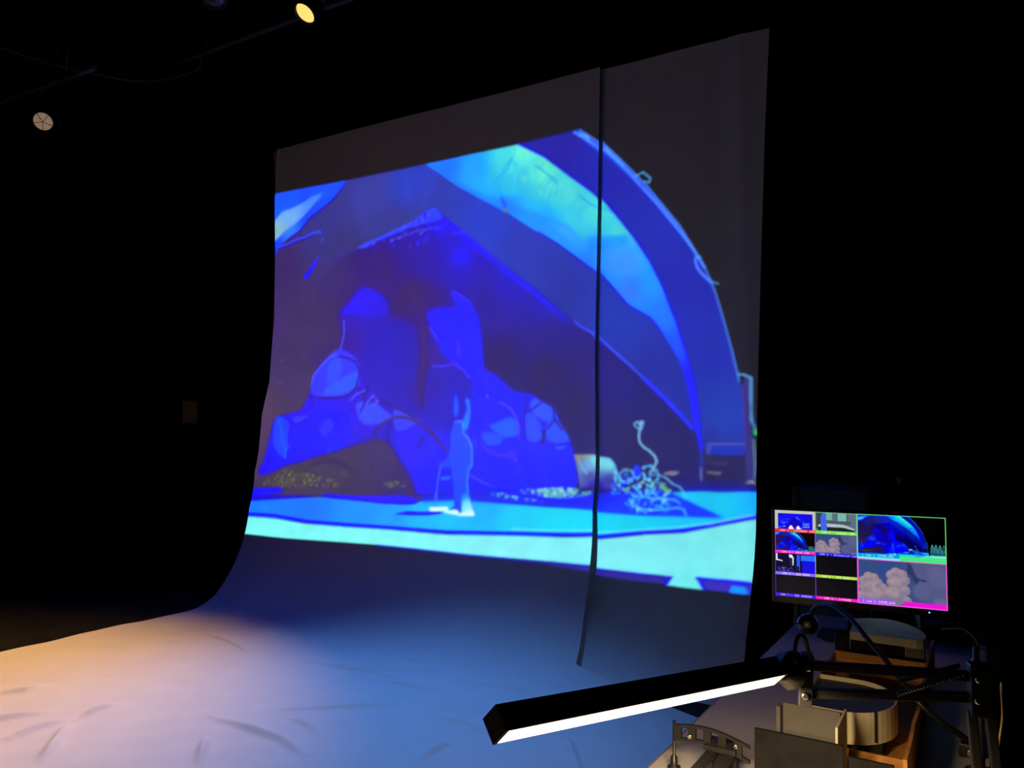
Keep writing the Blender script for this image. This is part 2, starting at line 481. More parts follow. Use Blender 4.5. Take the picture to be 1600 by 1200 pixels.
F([(1431,3441),(1954,3422),(2237,3423),(2279,3451),(1964,3464),(1591,3463)],(52, 40, 240),0.8,5,1)
F([(2335,3400),(2688,3346),(3792,3295),(3934,3352),(3971,3411),(3542,3414),(3137,3413),(2767,3414),(2381,3450)],(22, 40, 235),0.75,10,0)
S([(158,3716),(683,3705),(1121,3733),(1599,3727),(2043,3715),(2461,3710),(2724,3705),(3325,3662),(3766,3633),(4023,3610),(4353,3540),(4627,3506),(4878,3429),(5167,3352)],32.5,(36, 0, 222),1,3.5)
S([(3313,3623),(3648,3606),(4013,3574),(4348,3520),(4532,3495),(4792,3440),(5086,3358)],13.15,(120, 230, 245),0.96,3)
K([(386,3628),(2562,3616),(3956,3558),(4985,3310),(4566,3443),(2704,3646),(587,3684)],40,9,[(80,220,255),(60,200,250)],11,0.92)
# pale strip and the lower border
G([(170,3749),(696,3739),(1132,3760),(1609,3753),(2052,3740),(2470,3734),(2732,3729),(3334,3687),(3773,3655),(4029,3628),(4359,3559),(4632,3523),(4882,3447),(5182,3365),(5327,3858),(5214,3853),(4834,3856),(4926,3946),(4674,3943),(4641,3942),(4665,3867),(3746,3874),(3053,3894),(2467,3895),(2046,3900),(1524,3919),(957,3941),(222,3953)],[(651,3845,118,238,232),(2088,3828,122,238,232),(3374,3797,128,234,236),(4085,3789,122,228,232),(4603,3731,118,224,228),(5075,3680,118,224,226),(4761,3898,110,228,228)],1,2.5,0)
S([(2049,3906),(2470,3901),(3056,3900),(3751,3885),(4120,3875),(4667,3873)],15,(36, 0, 228),1,3)
F([(3753,3891),(4122,3880),(4660,3879),(4647,3935),(4400,3941),(4092,3930),(3763,3913)],(62, 48, 165),0.85,5,0)
F([(3058,3906),(3753,3891),(3763,3913),(3423,3912)],(55, 40, 140),0.6,5,0)
F([(4634,3871),(4667,3873),(4659,3939),(4625,3938)],(36, 0, 215),1,3,0)
F([(4834,3856),(5325,3853),(5362,3940),(5251,3941),(4915,3942)],(60, 48, 172),1,3.5,0)
S([(4834,3856),(5053,3854),(5325,3853)],20,(36, 0, 225),1,3)
S([(4857,3869),(4924,3941)],20,(36, 10, 215),1,3)
F([(5088,3886),(5182,3888),(5218,3941),(5095,3943)],(10, 140, 252),1,3,0)
# cyan inner face of the arch
G([(2268,492),(2438,612),(2644,763),(2875,902),(3097,1031),(3399,1239),(3573,1352),(3742,1482),(3932,1630),(4011,1720),(4141,1875),(4317,1982),(4415,2105),(4534,2294),(4595,2477),(4633,2702),(4684,2923),(4702,2923),(4678,2657),(4646,2478),(4585,2251),(4529,2065),(4490,1971),(4418,1780),(4319,1582),(4192,1387),(4063,1215),(3930,1048),(3876,995),(3676,832),(3446,638),(3206,488)],[(2505,583,0,120,250),(2770,601,20,165,250),(3085,547,70,225,235),(3237,547,105,245,220),(3448,742,95,240,215),(3623,951,80,225,225),(3153,826,50,200,240),(3095,988,0,130,252),(3456,1159,0,165,250),(3737,1171,60,205,235),(3899,1143,75,225,225),(4059,1336,70,220,225),(3904,1490,0,125,255),(4189,1521,50,165,240),(4315,1724,20,150,250),(4166,1758,50,125,250),(4414,1966,10,120,252),(4487,2201,20,80,250),(4581,2432,30,30,245),(4651,2702,32,5,240),(4688,2923,34,0,230)],1,4,0)
F([(2310,511),(2643,718),(2906,869),(3156,976),(3455,1122),(3672,1223),(3739,1297),(3822,1407),(3904,1490),(3932,1620),(3742,1472),(3573,1342),(3399,1229),(3096,1020),(2644,752),(2437,600)],(0, 125, 252),0.55,10,1)
F([(3031,888),(3082,933),(3108,1006),(3071,995)],(10, 70, 240),0.8,5,0)
F([(3655,1210),(3711,1278),(3822,1407),(3877,1477),(3768,1435),(3685,1345),(3456,1159)],(90, 180, 235),0.45,12.5,0)
F([(3876,1447),(4008,1428),(4121,1393),(4163,1479),(4224,1572),(4255,1647),(4139,1660),(4010,1623),(3905,1588)],(62, 150, 245),0.7,7.5,0)
F([(3837,1334),(3955,1338),(4121,1349),(4152,1401),(4034,1426),(3850,1454)],(0, 130, 250),0.6,10,0)
K([(3146,558),(3447,716),(3790,1027),(4006,1256),(3737,1171),(3393,916),(3089,709)],90,37.5,[(60,215,225),(120,245,215),(50,190,235)],15,0.345)
S([(2506,612),(2676,740),(2906,885),(3065,978)],10.45,(20, 140, 240),0.72,3)
S([(3359,691),(3448,758),(3565,865)],10.45,(20, 140, 240),0.72,3)
S([(3762,998),(3844,1075),(4005,1158)],10.45,(20, 140, 240),0.72,3)
S([(3057,660),(3147,590)],10.45,(20, 140, 240),0.72,3)
S([(2966,770),(3088,682),(3148,612)],10.45,(20, 140, 240),0.72,3)
S([(2268,492),(2438,612),(2644,763),(2875,902),(3097,1031),(3399,1239)],11,(40, 130, 250),0.8,3)
S([(3399,1239),(3573,1352),(3742,1482),(3932,1630),(4011,1720),(4141,1875),(4317,1982),(4415,2105)],11.8,(34, 0, 215),1,3)
S([(2459,632),(2711,795),(3097,1031)],15,(15, 125, 252),0.9,3)
S([(3193,480),(3446,632),(3676,827),(3876,990),(3930,1043),(4063,1210),(4192,1382),(4319,1577),(4417,1775),(4490,1966),(4529,2061),(4585,2246),(4646,2474),(4678,2657),(4697,2945)],17,(34, 0, 215),1,3.5)
S([(3078,1044),(3096,1010),(3126,1003)],10.45,(130, 130, 120),0.96,3)
S([(3071,1006),(3127,1046)],9.1,(120, 120, 110),0.96,3)
S([(3733,1973),(3777,2015),(3885,2075),(3965,2152),(4069,2243),(4171,2332),(4271,2424),(4417,2556),(4536,2679)],13,(60, 95, 255),1,3)
S([(4271,2424),(4417,2556),(4559,2702),(4633,2782)],25,(40, 50, 250),0.9,3)
# outer band and rim of the arch
G([(3206,488),(3446,638),(3676,832),(3876,995),(3930,1048),(4063,1215),(4192,1387),(4319,1582),(4418,1780),(4490,1971),(4529,2065),(4585,2251),(4646,2478),(4678,2657),(4702,2923),(4711,2945),(4995,2916),(4987,2702),(4965,2485),(4953,2419),(4909,2243),(4852,2040),(4785,1820),(4717,1646),(4648,1525),(4530,1325),(4409,1167),(4285,1009),(4183,891),(4053,745),(3919,606),(3743,471)],[(3616,565,42,40,170),(3895,843,38,42,180),(4212,1283,36,48,185),(4508,1788,36,44,180),(4741,2257,38,48,180),(4830,2702,38,62,180),(4742,2878,44,50,160)],1,2.5,0)
S([(3193,475),(3446,630),(3676,822),(3876,985),(3930,1038),(4063,1205),(4192,1377),(4319,1573),(4417,1770),(4490,1962),(4529,2056),(4585,2242),(4646,2469),(4678,2657),(4697,2945)],13,(34, 0, 218),1,3.5)
F([(3693,482),(3754,473),(3924,607),(4053,745),(4183,891),(4290,1010),(4409,1171),(4530,1334),(4648,1534),(4676,1574),(4554,1412),(4409,1224),(4260,1049),(4147,919),(4027,791),(3893,662)],(40, 75, 225),0.9,4,0)
S([(3754,473),(3924,607),(4053,745),(4183,891),(4285,1004),(4409,1167),(4530,1325),(4648,1525),(4717,1646),(4785,1820),(4852,2040),(4909,2243),(4961,2463)],10,(95, 165, 255),1,3)
S([(3704,484),(3810,560),(3865,601),(3946,671),(4053,780),(4137,873),(4209,963),(4360,1140),(4506,1331),(4625,1499),(4717,1656)],13.15,(90, 160, 255),1,3)
S([(3754,504),(3826,548),(3843,582)],11.8,(110, 200, 255),1,3)
S([(3946,651),(4010,728),(4095,817)],11.8,(90, 180, 255),0.96,3)
S([(4183,915),(4249,892),(4279,921),(4309,946),(4299,978),(4259,962)],13.15,(100, 180, 255),1,3)
S([(4209,944),(4245,1008)],9.1,(70, 110, 250),1,3)
S([(4694,1576),(4657,1572),(4648,1594),(4667,1655),(4704,1704),(4758,1755),(4812,1778)],13.15,(100, 160, 255),1,3)
S([(4507,1532),(4469,1598)],10,(60, 70, 200),0.5,3)
F([(4706,2936),(4995,2916),(5058,2872),(5067,3150),(4705,3167)],(46, 36, 88),1,10,0)
F([(5000,2421),(5038,2435),(5042,2744),(5058,2872),(5066,3128),(5008,3140),(4995,2874),(4970,2507)],(60, 52, 128),1,4,0)
S([(4953,2411),(4996,2416),(5038,2435),(5038,2573),(5042,2723),(5063,2779)],13.15,(110, 190, 255),1,3)
S([(4974,2485),(4991,2702),(4995,2916)],10.45,(60, 60, 200),0.96,3)
F([(5050,2779),(5088,2787),(5087,2825),(5054,2821)],(60, 230, 120),0.9,3,0)
S([(5054,2847),(5062,3000),(5065,3107)],12,(130, 190, 180),0.8,3)
F([(4742,2882),(4990,2886),(4990,2955),(4742,2953)],(38, 52, 190),1,3,0)
S([(4738,2957),(4746,2882),(4990,2882)],9.1,(110, 110, 170),1,3)
S([(4764,3013),(4866,3014)],7.75,(80, 70, 130),0.84,3)
F([(4730,3072),(4836,3072),(4824,3086),(4744,3085)],(150, 140, 110),0.8,3,0)
F([(4423,3092),(4469,3077),(4544,3079),(4508,3107),(4424,3106)],(165, 175, 160),0.7,4,0)
S([(4689,3047),(4698,3136)],10.45,(130, 150, 220),0.84,3)
S([(5008,3148),(5049,3129),(5067,3150)],11.8,(190, 190, 190),0.96,3)
# dark mat and stage edge on the far side
F([(4520,3143),(4836,3139),(5076,3150),(5080,3193),(4842,3210),(4619,3212),(4437,3240)],(38, 20, 130),1,5,0)
S([(4583,3214),(4753,3196),(4927,3192),(5079,3189)],15,(34, 0, 225),0.9,3)
F([(3705,3403),(3908,3354),(4072,3260),(4291,3229),(4482,3229),(4677,3306),(4887,3390),(4739,3401),(4558,3405),(4323,3417),(3972,3416)],(0, 50, 235),0.95,5,0)
# log, hose and tangled roots
G([(3743,2992),(3897,2988),(4011,2999),(4053,3040),(4082,3115),(4067,3221),(3816,3243),(3781,3112)],[(3765,3015,120,120,130),(3924,3034,125,225,230),(4002,3041,110,225,235),(3874,3084,110,170,220),(3878,3142,72,70,150),(4010,3166,60,56,165),(3938,3218,46,14,190)],1,3.5,0)
S([(3782,3029),(3834,3110),(3867,3133)],11.8,(110, 180, 240),0.96,3)
F([(3743,2992),(3881,2988),(3882,3002),(3765,3020)],(150, 150, 120),0.8,4,0)
K([(3013,3339),(3234,3305),(3346,3278),(3515,3269),(3786,3255),(3919,3268),(3903,3329),(3588,3369),(3187,3367)],330,14.25,[(130,235,225),(90,220,215),(150,240,220),(30,70,200),(70,190,190)],21,0.9775)
K([(3431,3273),(3677,3245),(3814,3264),(3742,3318),(3525,3331)],120,18,[(160,245,225),(120,225,205),(90,180,130)],22,0.92)
S([(2824,3207),(2956,3260),(3114,3301),(3356,3335),(3585,3353),(3749,3354),(3901,3314),(4022,3263),(4129,3194),(4206,3110),(4228,3062)],30,(24, 0, 222),1,3)
S([(2822,3191),(2934,3234),(3050,3277)],9.1,(90, 130, 255),0.96,3)
S([(3807,3376),(3957,3341),(4102,3288)],20,(20, 10, 225),0.9,3)
K([(4056,3101),(4204,3063),(4335,3040),(4402,3135),(4482,3224),(4472,3319),(4572,3360),(4320,3402),(4140,3364),(4170,3240),(4048,3271)],260,19.5,[(90,220,235),(60,170,240),(150,240,235),(0,80,240),(24,0,215)],23,0.9775)
S([(4083,3124),(4120,3080),(4180,3083),(4203,3129),(4168,3178),(4117,3170),(4083,3124)],10,(110, 225, 240),0.95,3)
S([(4258,3061),(4325,3041),(4375,3080),(4388,3135),(4343,3170),(4292,3139),(4269,3093)],10,(110, 225, 240),0.95,3)
S([(4311,3185),(4366,3206),(4361,3244),(4313,3247),(4302,3200)],10,(110, 225, 240),0.95,3)
S([(4189,3196),(4253,3231),(4277,3268),(4347,3283),(4442,3278),(4527,3283),(4568,3308)],10,(110, 225, 240),0.95,3)
S([(4376,3103),(4444,3128),(4494,3168),(4548,3188),(4579,3224),(4599,3269)],10,(110, 225, 240),0.95,3)
S([(4185,3244),(4219,3271),(4209,3335),(4264,3366),(4337,3391)],10,(110, 225, 240),0.95,3)
S([(4262,3357),(4362,3370),(4455,3359),(4554,3338),(4602,3349),(4625,3395)],10,(110, 225, 240),0.95,3)
S([(4062,3173),(4067,3125),(4055,3087)],10,(110, 225, 240),0.95,3)
F([(4379,3149),(4429,3171),(4481,3219),(4455,3239),(4403,3195)],(120, 190, 110),0.8,5,0)
S([(4249,2725),(4240,2781),(4230,2832),(4236,2878),(4270,2914),(4314,2940),(4353,2976),(4368,3012),(4354,3044),(4331,3068)],15,(130, 215, 240),1,3)
S([(4235,2785),(4200,2762),(4195,2744),(4224,2730)],11,(110, 215, 240),1,3)
S([(4219,2730),(4234,2748),(4264,2730)],10,(150, 235, 235),1,3)
S([(4230,2804),(4259,2771),(4269,2730)],10.45,(110, 190, 240),1,3)
F([(4198,3045),(4238,3043),(4250,3108),(4222,3128),(4190,3082)],(20, 60, 245),1,5,0)
# stage hand with a broom
F([(2640,2756),(2710,2745),(2737,2776),(2732,2834),(2778,2865),(2825,2953),(2832,3110),(2803,3132),(2803,3240),(2839,3337),(2894,3446),(2942,3533),(2811,3537),(2741,3513),(2687,3506),(2719,3457),(2679,3335),(2636,3182),(2617,3128),(2525,3132),(2490,3111),(2572,3065),(2608,2979),(2604,2862),(2622,2809)],(0, 72, 255),1,3.5,0)
F([(2639,2532),(2672,2554),(2682,2650),(2658,2713),(2631,2671)],(10, 95, 255),0.9,5,1)
F([(2744,2571),(2782,2560),(2803,2640),(2799,2729),(2776,2818),(2738,2819),(2717,2755),(2747,2692),(2765,2639)],(0, 120, 255),0.95,5,1)
F([(2737,2776),(2776,2797),(2786,2703),(2797,2650)],(0, 140, 255),0.7,5,0)
F([(2535,3214),(2625,3199),(2637,3237),(2534,3247)],(20, 110, 255),0.9,4,0)
G([(2770,3369),(2820,3338),(2875,3419),(2942,3533),(2809,3532)],[(2797,3351,0,130,252),(2851,3449,120,225,240),(2888,3520,210,245,245)],1,5,0)
S([(2646,2750),(2704,2745),(2737,2782),(2732,2840),(2785,2881),(2825,2964),(2832,3110),(2803,3132),(2803,3240),(2826,3338)],9.1,(90, 190, 255),1,3)
S([(2518,3126),(2507,3243),(2513,3384),(2531,3487)],13.15,(60, 130, 255),1,3)
F([(2459,3492),(2652,3473),(2682,3512),(2497,3531)],(205, 245, 250),1,3.5,0)
F([(2615,3528),(2734,3491),(2777,3505),(2781,3522),(2934,3505),(2937,3539),(2814,3549)],(205, 248, 248),1,3,0)
F([(2113,3583),(2255,3542),(2405,3538),(2601,3523),(2625,3539),(2481,3568),(2281,3583)],(30, 0, 215),1,4,0)# the projector throws a clean-edged frame
slide.a[:int(466 / 3)] = 0
slide.a[int(3945 / 3):] = 0
for row in range(slide.h):
    slide.a[row, int(np.interp(row * 3, (0, 1600, 3100, 3500, 3945), (5190, 5128, 5092, 5165, 5248)) / 3):] = 0
slide.a = slide.blur(slide.a, 1)
rngn = np.random.RandomState(2)
cloud = sum(slide.blur(rngn.rand(slide.h, slide.w), r) * k for r, k in ((4, 3), (14, 10), (40, 26)))
cloud = (cloud - cloud.mean()) / cloud.std()


def to_image(name, srgb, floor=0.0, gain=None, mod=None, over=0.0):
    px = lin(srgb)
    if mod is not None:
        px = px * mod[..., None]
    px = np.maximum(px - floor, 0)
    if over:
        # pure blue is far brighter than the camera could hold: only its clipped value shows
        px[..., 2] *= 1 + over * np.clip((px[..., 2] - 0.6) / 0.35, 0, 1) * np.clip(1 - px[..., 1] / 0.5, 0, 1)
    if gain is not None:
        px = px * gain[..., None]
    h, w = px.shape[:2]
    img = bpy.data.images.new(name, w, h, float_buffer=True)
    img.colorspace_settings.name = 'Non-Color'
    rgba = np.ones((h, w, 4), dtype=np.float32)
    rgba[..., :3] = px[::-1]
    img.pixels.foreach_set(rgba.ravel())
    img.update()
    img.pack()
    return img


# the lens evens out its light over the picture: undo the cosine fall-off of the bare lamp
yy, xx = np.mgrid[0:slide.h, 0:slide.w]
ru = (5.0 - xx * 0.003) - PROJECTOR[0]
rz = (4.3 - yy * 0.003) - PROJECTOR[2]
cosv = PROJECTOR[1] / np.sqrt(PROJECTOR[1] ** 2 + ru ** 2 + rz ** 2)
slide_img = to_image('stage_slide', slide.a, np.array((0.016, 0.0145, 0.02)), PROJ_GAIN / cosv ** 3, 1 + 0.035 * cloud, BLUE_OVER)

pl = bpy.data.lights.new('projector_beam_offscreen', 'SPOT')
pl.energy = PROJ_POWER
pl.spot_size = math.radians(75)
pl.spot_blend = 0.0
pl.shadow_soft_size = 0.012
pl.use_nodes = True
nt = pl.node_tree
em = nt.nodes['Emission']
tc = nt.nodes.new('ShaderNodeTexCoord')
sx = nt.nodes.new('ShaderNodeSeparateXYZ')
nt.links.new(tc.outputs['Normal'], sx.inputs[0])


def node_math(op, a, b=None):
    n = nt.nodes.new('ShaderNodeMath')
    n.operation = op
    for i, v in enumerate((a, b)):
        if v is None:
            continue
        if isinstance(v, (int, float)):
            n.inputs[i].default_value = v
        else:
            nt.links.new(v, n.inputs[i])
    return n.outputs[0]


az = node_math('ABSOLUTE', sx.outputs[2])
px_ = node_math('DIVIDE', sx.outputs[0], az)       # tangent to the right of the beam axis
pz_ = node_math('DIVIDE', sx.outputs[1], az)
cu = node_math('MULTIPLY_ADD', px_, PROJECTOR[1] / 5.4)
cu.node.inputs[2].default_value = (5.0 - PROJECTOR[0]) / 5.4
cv = node_math('MULTIPLY_ADD', pz_, PROJECTOR[1] / 4.6)
cv.node.inputs[2].default_value = (PROJECTOR[2] + 0.3) / 4.6
cb = nt.nodes.new('ShaderNodeCombineXYZ')
nt.links.new(cu, cb.inputs[0])
nt.links.new(cv, cb.inputs[1])
it = nt.nodes.new('ShaderNodeTexImage')
it.image = slide_img
it.extension = 'CLIP'
nt.links.new(cb.outputs[0], it.inputs[0])
nt.links.new(it.outputs['Color'], em.inputs['Color'])
em.inputs['Strength'].default_value = 1.0
beam = bpy.data.objects.new('projector_beam_offscreen', pl)
COL.objects.link(beam)
beam.matrix_world = Matrix.Translation(W(*PROJECTOR)) @ Matrix((-SU, UP, NT)).transposed().to_4x4()

# ------------------------------------------------------------------ materials
M = {
    'cloth': mat('white_muslin', (CLOTH_ALBEDO, CLOTH_ALBEDO * 0.985, CLOTH_ALBEDO), 1.0, vary=0.025, scale=6, bump=0.12, bscale=420, spec=0.0),
    'black_wall': mat('black_paint', (0.010, 0.010, 0.011), 0.85, vary=0.3, scale=3, spec=0.1),
    'floor': mat('black_floor', (0.010, 0.0095, 0.009), 0.8, vary=0.35, scale=5, bump=0.1, bscale=60, spec=0.1),
    'drape': mat('black_drape', (0.016, 0.013, 0.012), 0.95, vary=0.3, scale=12, bump=0.15, bscale=250, spec=0.05),
    'black_metal': mat('black_metal', (0.016, 0.016, 0.018), 0.38, vary=0.2, scale=40, spec=0.45),
    'matt_black': mat('matt_black', (0.014, 0.014, 0.017), 0.7, vary=0.2, scale=60, spec=0.3),
    'pipe': mat('worn_pipe', (0.10, 0.095, 0.09), 0.5, 0.3, vary=0.4, scale=25),
    'steel': mat('steel', (0.62, 0.60, 0.56), 0.28, 1.0, vary=0.1, scale=50),
    'laminate': mat('white_laminate', (0.50, 0.47, 0.48), 0.5, vary=0.05, scale=15, spec=0.35),
    'edge': mat('brown_edge', (0.22, 0.17, 0.12), 0.6, vary=0.2, scale=40),
    'card': mat('cardboard', (0.60, 0.28, 0.08), 0.85, vary=0.14, scale=35, bump=0.2, bscale=90, spec=0.1),
    'cream': mat('cream_board', (0.74, 0.68, 0.52), 0.8, vary=0.05, scale=30, spec=0.15),
    'grey_board': mat('grey_board', (0.20, 0.19, 0.19), 0.8, vary=0.08, scale=30, spec=0.15),
    'black_board': mat('black_board', (0.014, 0.014, 0.016), 0.8, vary=0.25, scale=25, spec=0.15),
    'navy': mat('navy_board', (0.032, 0.036, 0.065), 0.55, vary=0.15, scale=20, spec=0.3),
    'green': mat('pale_green_foil', (0.40, 0.85, 0.46), 0.6, 0.0, vary=0.3, scale=9, bump=0.2, bscale=14, spec=0.15),
    'plastic': mat('gloss_black_plastic', (0.010, 0.010, 0.012), 0.22, vary=0.1, scale=40, spec=0.5),
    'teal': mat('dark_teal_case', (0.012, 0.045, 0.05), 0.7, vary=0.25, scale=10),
    'paper': mat('paper', (0.42, 0.29, 0.15), 0.9, vary=0.08, scale=20, spec=0.1),
    'tape': mat('yellow_tape', (0.75, 0.45, 0.06), 0.7, vary=0.1, scale=30),
    'grey_tape': mat('grey_tape', (0.22, 0.20, 0.18), 0.7, vary=0.2, scale=30),
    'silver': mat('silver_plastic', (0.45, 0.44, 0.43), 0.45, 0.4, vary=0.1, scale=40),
    'bar_housing': mat('bar_housing', (0.045, 0.043, 0.040), 0.6, vary=0.1, scale=80),
    'print': mat('printed_mark', (0.16, 0.15, 0.15), 0.7, vary=0.05),
    'led': mat('led_diffuser', (0.9, 0.85, 0.75), 0.6, vary=0.02, emit=(1.0, 0.83, 0.52), estr=4.0),
    'blue_led': mat('blue_pilot_light', (0.2, 0.25, 1.0), 0.4, vary=0.02, emit=(0.12, 0.18, 1.0), estr=6.0),
    'glass': mat('lamp_glass', (0.30, 0.26, 0.20), 0.2, 0.6, vary=0.5, scale=28),
    'lit_amber': mat('lit_amber_lens', (0.9, 0.6, 0.2), 0.3, vary=0.05, emit=(1.0, 0.62, 0.14), estr=1.25),
    'lit_dim': mat('dim_amber_lens', (0.6, 0.45, 0.3), 0.3, vary=0.3, scale=40, emit=(1.0, 0.66, 0.38), estr=0.2),
}

for m_ in M.values():
    m_.cycles.emission_sampling = 'NONE'          # small lit lenses: their beams are lights of their own

# ------------------------------------------------------------------ room shell
X0, X1, Y0, Y1, ZC = -9.5, 4.8, -3.2, 11.6, 5.9


def shell(name, lo, hi, m):
    b = MB()
    lo, hi = Vector(lo), Vector(hi)
    c = (lo + hi) / 2
    h = (hi - lo) / 2
    b.box(c, (h.x, 0, 0), (0, h.y, 0), (0, 0, h.z))
    return tag(b.build(name, m), kind='structure')


shell('floor', (X0, Y0, -0.1), (X1, Y1, 0), M['floor'])
shell('ceiling', (X0, Y0, ZC), (X1, Y1, ZC + 0.1), M['black_wall'])
shell('wall_back', (X0, Y1, 0), (X1, Y1 + 0.1, ZC), M['black_wall'])
shell('wall_front', (X0, Y0 - 0.1, 0), (X1, Y0, ZC), M['black_wall'])
shell('wall_left', (X0 - 0.1, Y0, 0), (X0, Y1, ZC), M['black_wall'])
shell('wall_right', (X1, Y0, 0), (X1 + 0.1, Y1, ZC), M['black_wall'])

# ------------------------------------------------------------------ the two backdrop cloths
RAD, ZF, ZTOP = 1.3, 0.024, 4.285
LV = ZTOP - RAD - ZF
LA = RAD * math.pi / 2


def s_of(t, z):
    if z >= RAD:
        return ZTOP - ZF - z
    if t < RAD:
        return LV + RAD * math.atan2(RAD - z, RAD - t)
    return LV + LA + t - RAD


def sheet_points(u, s, d):
    """points of the swept cloth; d lifts the cloth off the ideal sweep"""
    phi = np.clip((s - LV) / RAD, 0, math.pi / 2)
    t = np.where(s < LV, d, RAD - (RAD - d) * np.cos(phi)) + np.maximum(s - LV - LA, 0)
    z = np.where(s < LV, ZTOP - s, RAD + ZF - (RAD - d) * np.sin(phi))
    o = np.array(ORG)
    return o + u[..., None] * np.array(SU) + t[..., None] * np.array(NT) + z[..., None] * np.array((0, 0, 1.0))


def cloth(name, edge_l, edge_r, s_end, rows, cols, disp, label):
    s = np.linspace(0, s_end, rows)
    el = np.array([(s_of(t, z), u) for u, t, z in edge_l])
    er = np.array([(s_of(t, z), u) for u, t, z in edge_r])
    ul = np.interp(s, el[:, 0], el[:, 1])
    ur = np.interp(s, er[:, 0], er[:, 1])
    f = np.linspace(0, 1, cols)
    uu = ul[:, None] * (1 - f) + ur[:, None] * f
    ss = np.repeat(s[:, None], cols, 1)
    p = sheet_points(uu, ss, disp(uu, ss, uu - ur[:, None], ul[:, None] - uu))
    base = np.array(W(2, 1, 0))
    me = bpy.data.meshes.new(name)
    idx = np.arange(rows * cols).reshape(rows, cols)
    faces = np.stack([idx[:-1, :-1], idx[1:, :-1], idx[1:, 1:], idx[:-1, 1:]], -1).reshape(-1, 4)
    me.from_pydata((p.reshape(-1, 3) - base).tolist(), [], faces.tolist())
    me.polygons.foreach_set('use_smooth', [True] * len(me.polygons))
    me.materials.append(M['cloth'])
    o = bpy.data.objects.new(name, me)
    COL.objects.link(o)
    o.location = base
    return tag(o, label, 'backdrop')


FOLDS = [  # u,t lines of the creases on the floor, height, half width
    ([(3.23, 1.64), (3.05, 1.68), (2.84, 1.72), (2.62, 1.80)], 0.010, 0.016),
    ([(2.21, 1.76), (2.01, 1.69), (1.75, 1.64), (1.53, 1.65)], 0.010, 0.022),
    ([(2.12, 1.69), (1.72, 1.57), (1.36, 1.41)], 0.008, 0.022),
    ([(1.70, 1.76), (1.45, 1.72), (1.14, 1.72)], 0.009, 0.022),
    ([(1.72, 2.42), (1.55, 2.26), (1.36, 2.09), (1.19, 1.93)], 0.008, 0.028),
    ([(2.41, 2.98), (2.43, 2.91), (2.43, 2.81)], 0.014, 0.035),
    ([(2.04, 3.37), (2.17, 3.25), (2.36, 3.09)], 0.014, 0.040),
    ([(1.49, 3.02), (1.59, 2.93), (1.68, 2.84)], 0.013, 0.034),
    ([(1.88, 2.66), (1.61, 2.66), (1.39, 2.66), (1.17, 2.72)], 0.014, 0.035),
    ([(1.56, 2.45), (1.44, 2.46), (1.32, 2.50)], 0.009, 0.03),
    ([(3.09, 3.04), (3.03, 2.94), (3.06, 2.83)], 0.013, 0.035),
    ([(2.41, 3.31), (2.43, 3.18), (2.43, 3.04)], 0.016, 0.045),
    ([(0.74, 2.51), (0.74, 2.27)], 0.012, 0.03),
    ([(1.22, 1.49), (0.89, 1.46), (0.69, 1.39)], 0.006, 0.022),
    ([(2.14, 1.32), (1.63, 1.31), (1.25, 1.17)], 0.006, 0.03),
    ([(0.62, 1.75), (0.30, 1.95), (0.05, 2.30)], 0.009, 0.03),
    ([(1.05, 2.05), (0.80, 2.02), (0.45, 2.15)], 0.008, 0.025),
    ([(2.95, 3.40), (2.70, 3.25), (2.60, 3.05)], 0.014, 0.04),
]


def crease(u, s):
    t = RAD + s - LV - LA
    d = np.zeros_like(u)
    for pts, h, w in FOLDS:
        best = np.full(u.shape, 9.0)
        n = len(pts) - 1
        taper = np.zeros_like(u)
        for k in range(n):
            (ax, ay), (bx, by) = pts[k], pts[k + 1]
            dx, dy = bx - ax, by - ay
            f = np.clip(((u - ax) * dx + (t - ay) * dy) / (dx * dx + dy * dy), 0, 1)
            r = np.hypot(u - ax - f * dx, t - ay - f * dy)
            near = r < best
            best = np.where(near, r, best)
            taper = np.where(near, (k + f) / n, taper)
        d += 2.0 * h * np.sin(np.pi * np.clip(taper, 0.04, 0.96)) ** 0.6 * np.exp(-(best / (0.62 * w)) ** 2)
    return d


def disp_wide(u, s, from_slit, from_left):
    d = crease(u, s)
    fl = np.clip((s - LV - LA * 0.7) / 0.8, 0, 1)
    d = d + fl * (0.004 * np.sin(3.1 * u + 2.2 * s) + 0.003 * np.sin(7.3 * u - 3.9 * s + 1) + 0.0022 * np.sin(13 * u + 9 * s) + 0.0015 * np.sin(21 * u - 17 * s)) * (0.4 + 0.6 * np.clip((u - 0.8), 0, 1))
    up = 1 - np.clip((s - LV + 0.4) / 1.5, 0, 1)
    d = d + up * (0.006 * np.sin(2.3 * u + 0.7 * s) + 0.0015 * np.sin(9 * u + 0.4 * s))
    # the edge of the slit curls a little off the cloth behind
    d = d + 0.012 * np.exp(-from_slit / 0.05) * np.clip(1 - np.abs(s - 2.5) / 3.2, 0, 1)
    # the top corner wraps round the end of the crossbar
    wrap = np.clip((u - 4.625) / 0.1, 0, 1) * np.clip((0.6 - s) / 0.3, 0, 1)
    return d - 0.05 * wrap + 0.012 * np.exp(-((u - 4.625) / 0.012) ** 2) * np.clip((0.55 - s) / 0.2, 0, 1)


def disp_side(u, s, from_right, from_left):
    back = -0.042 - 0.030 * np.exp(-((s - 4.1) / 0.75) ** 2)
    up = 1 - np.clip((s - LV) / 1.8, 0, 1)
    d = back + up * (0.010 * np.exp(-((u - 0.02 + 0.02 * s) / 0.06) ** 2) - 0.008 * np.exp(-((u - 0.17) / 0.07) ** 2) + 0.005 * np.sin(5.5 * u + 0.3 * s) + 0.0015 * np.sin(14 * u))
    return np.where(s > LV + LA, np.maximum(d, -0.019), d)


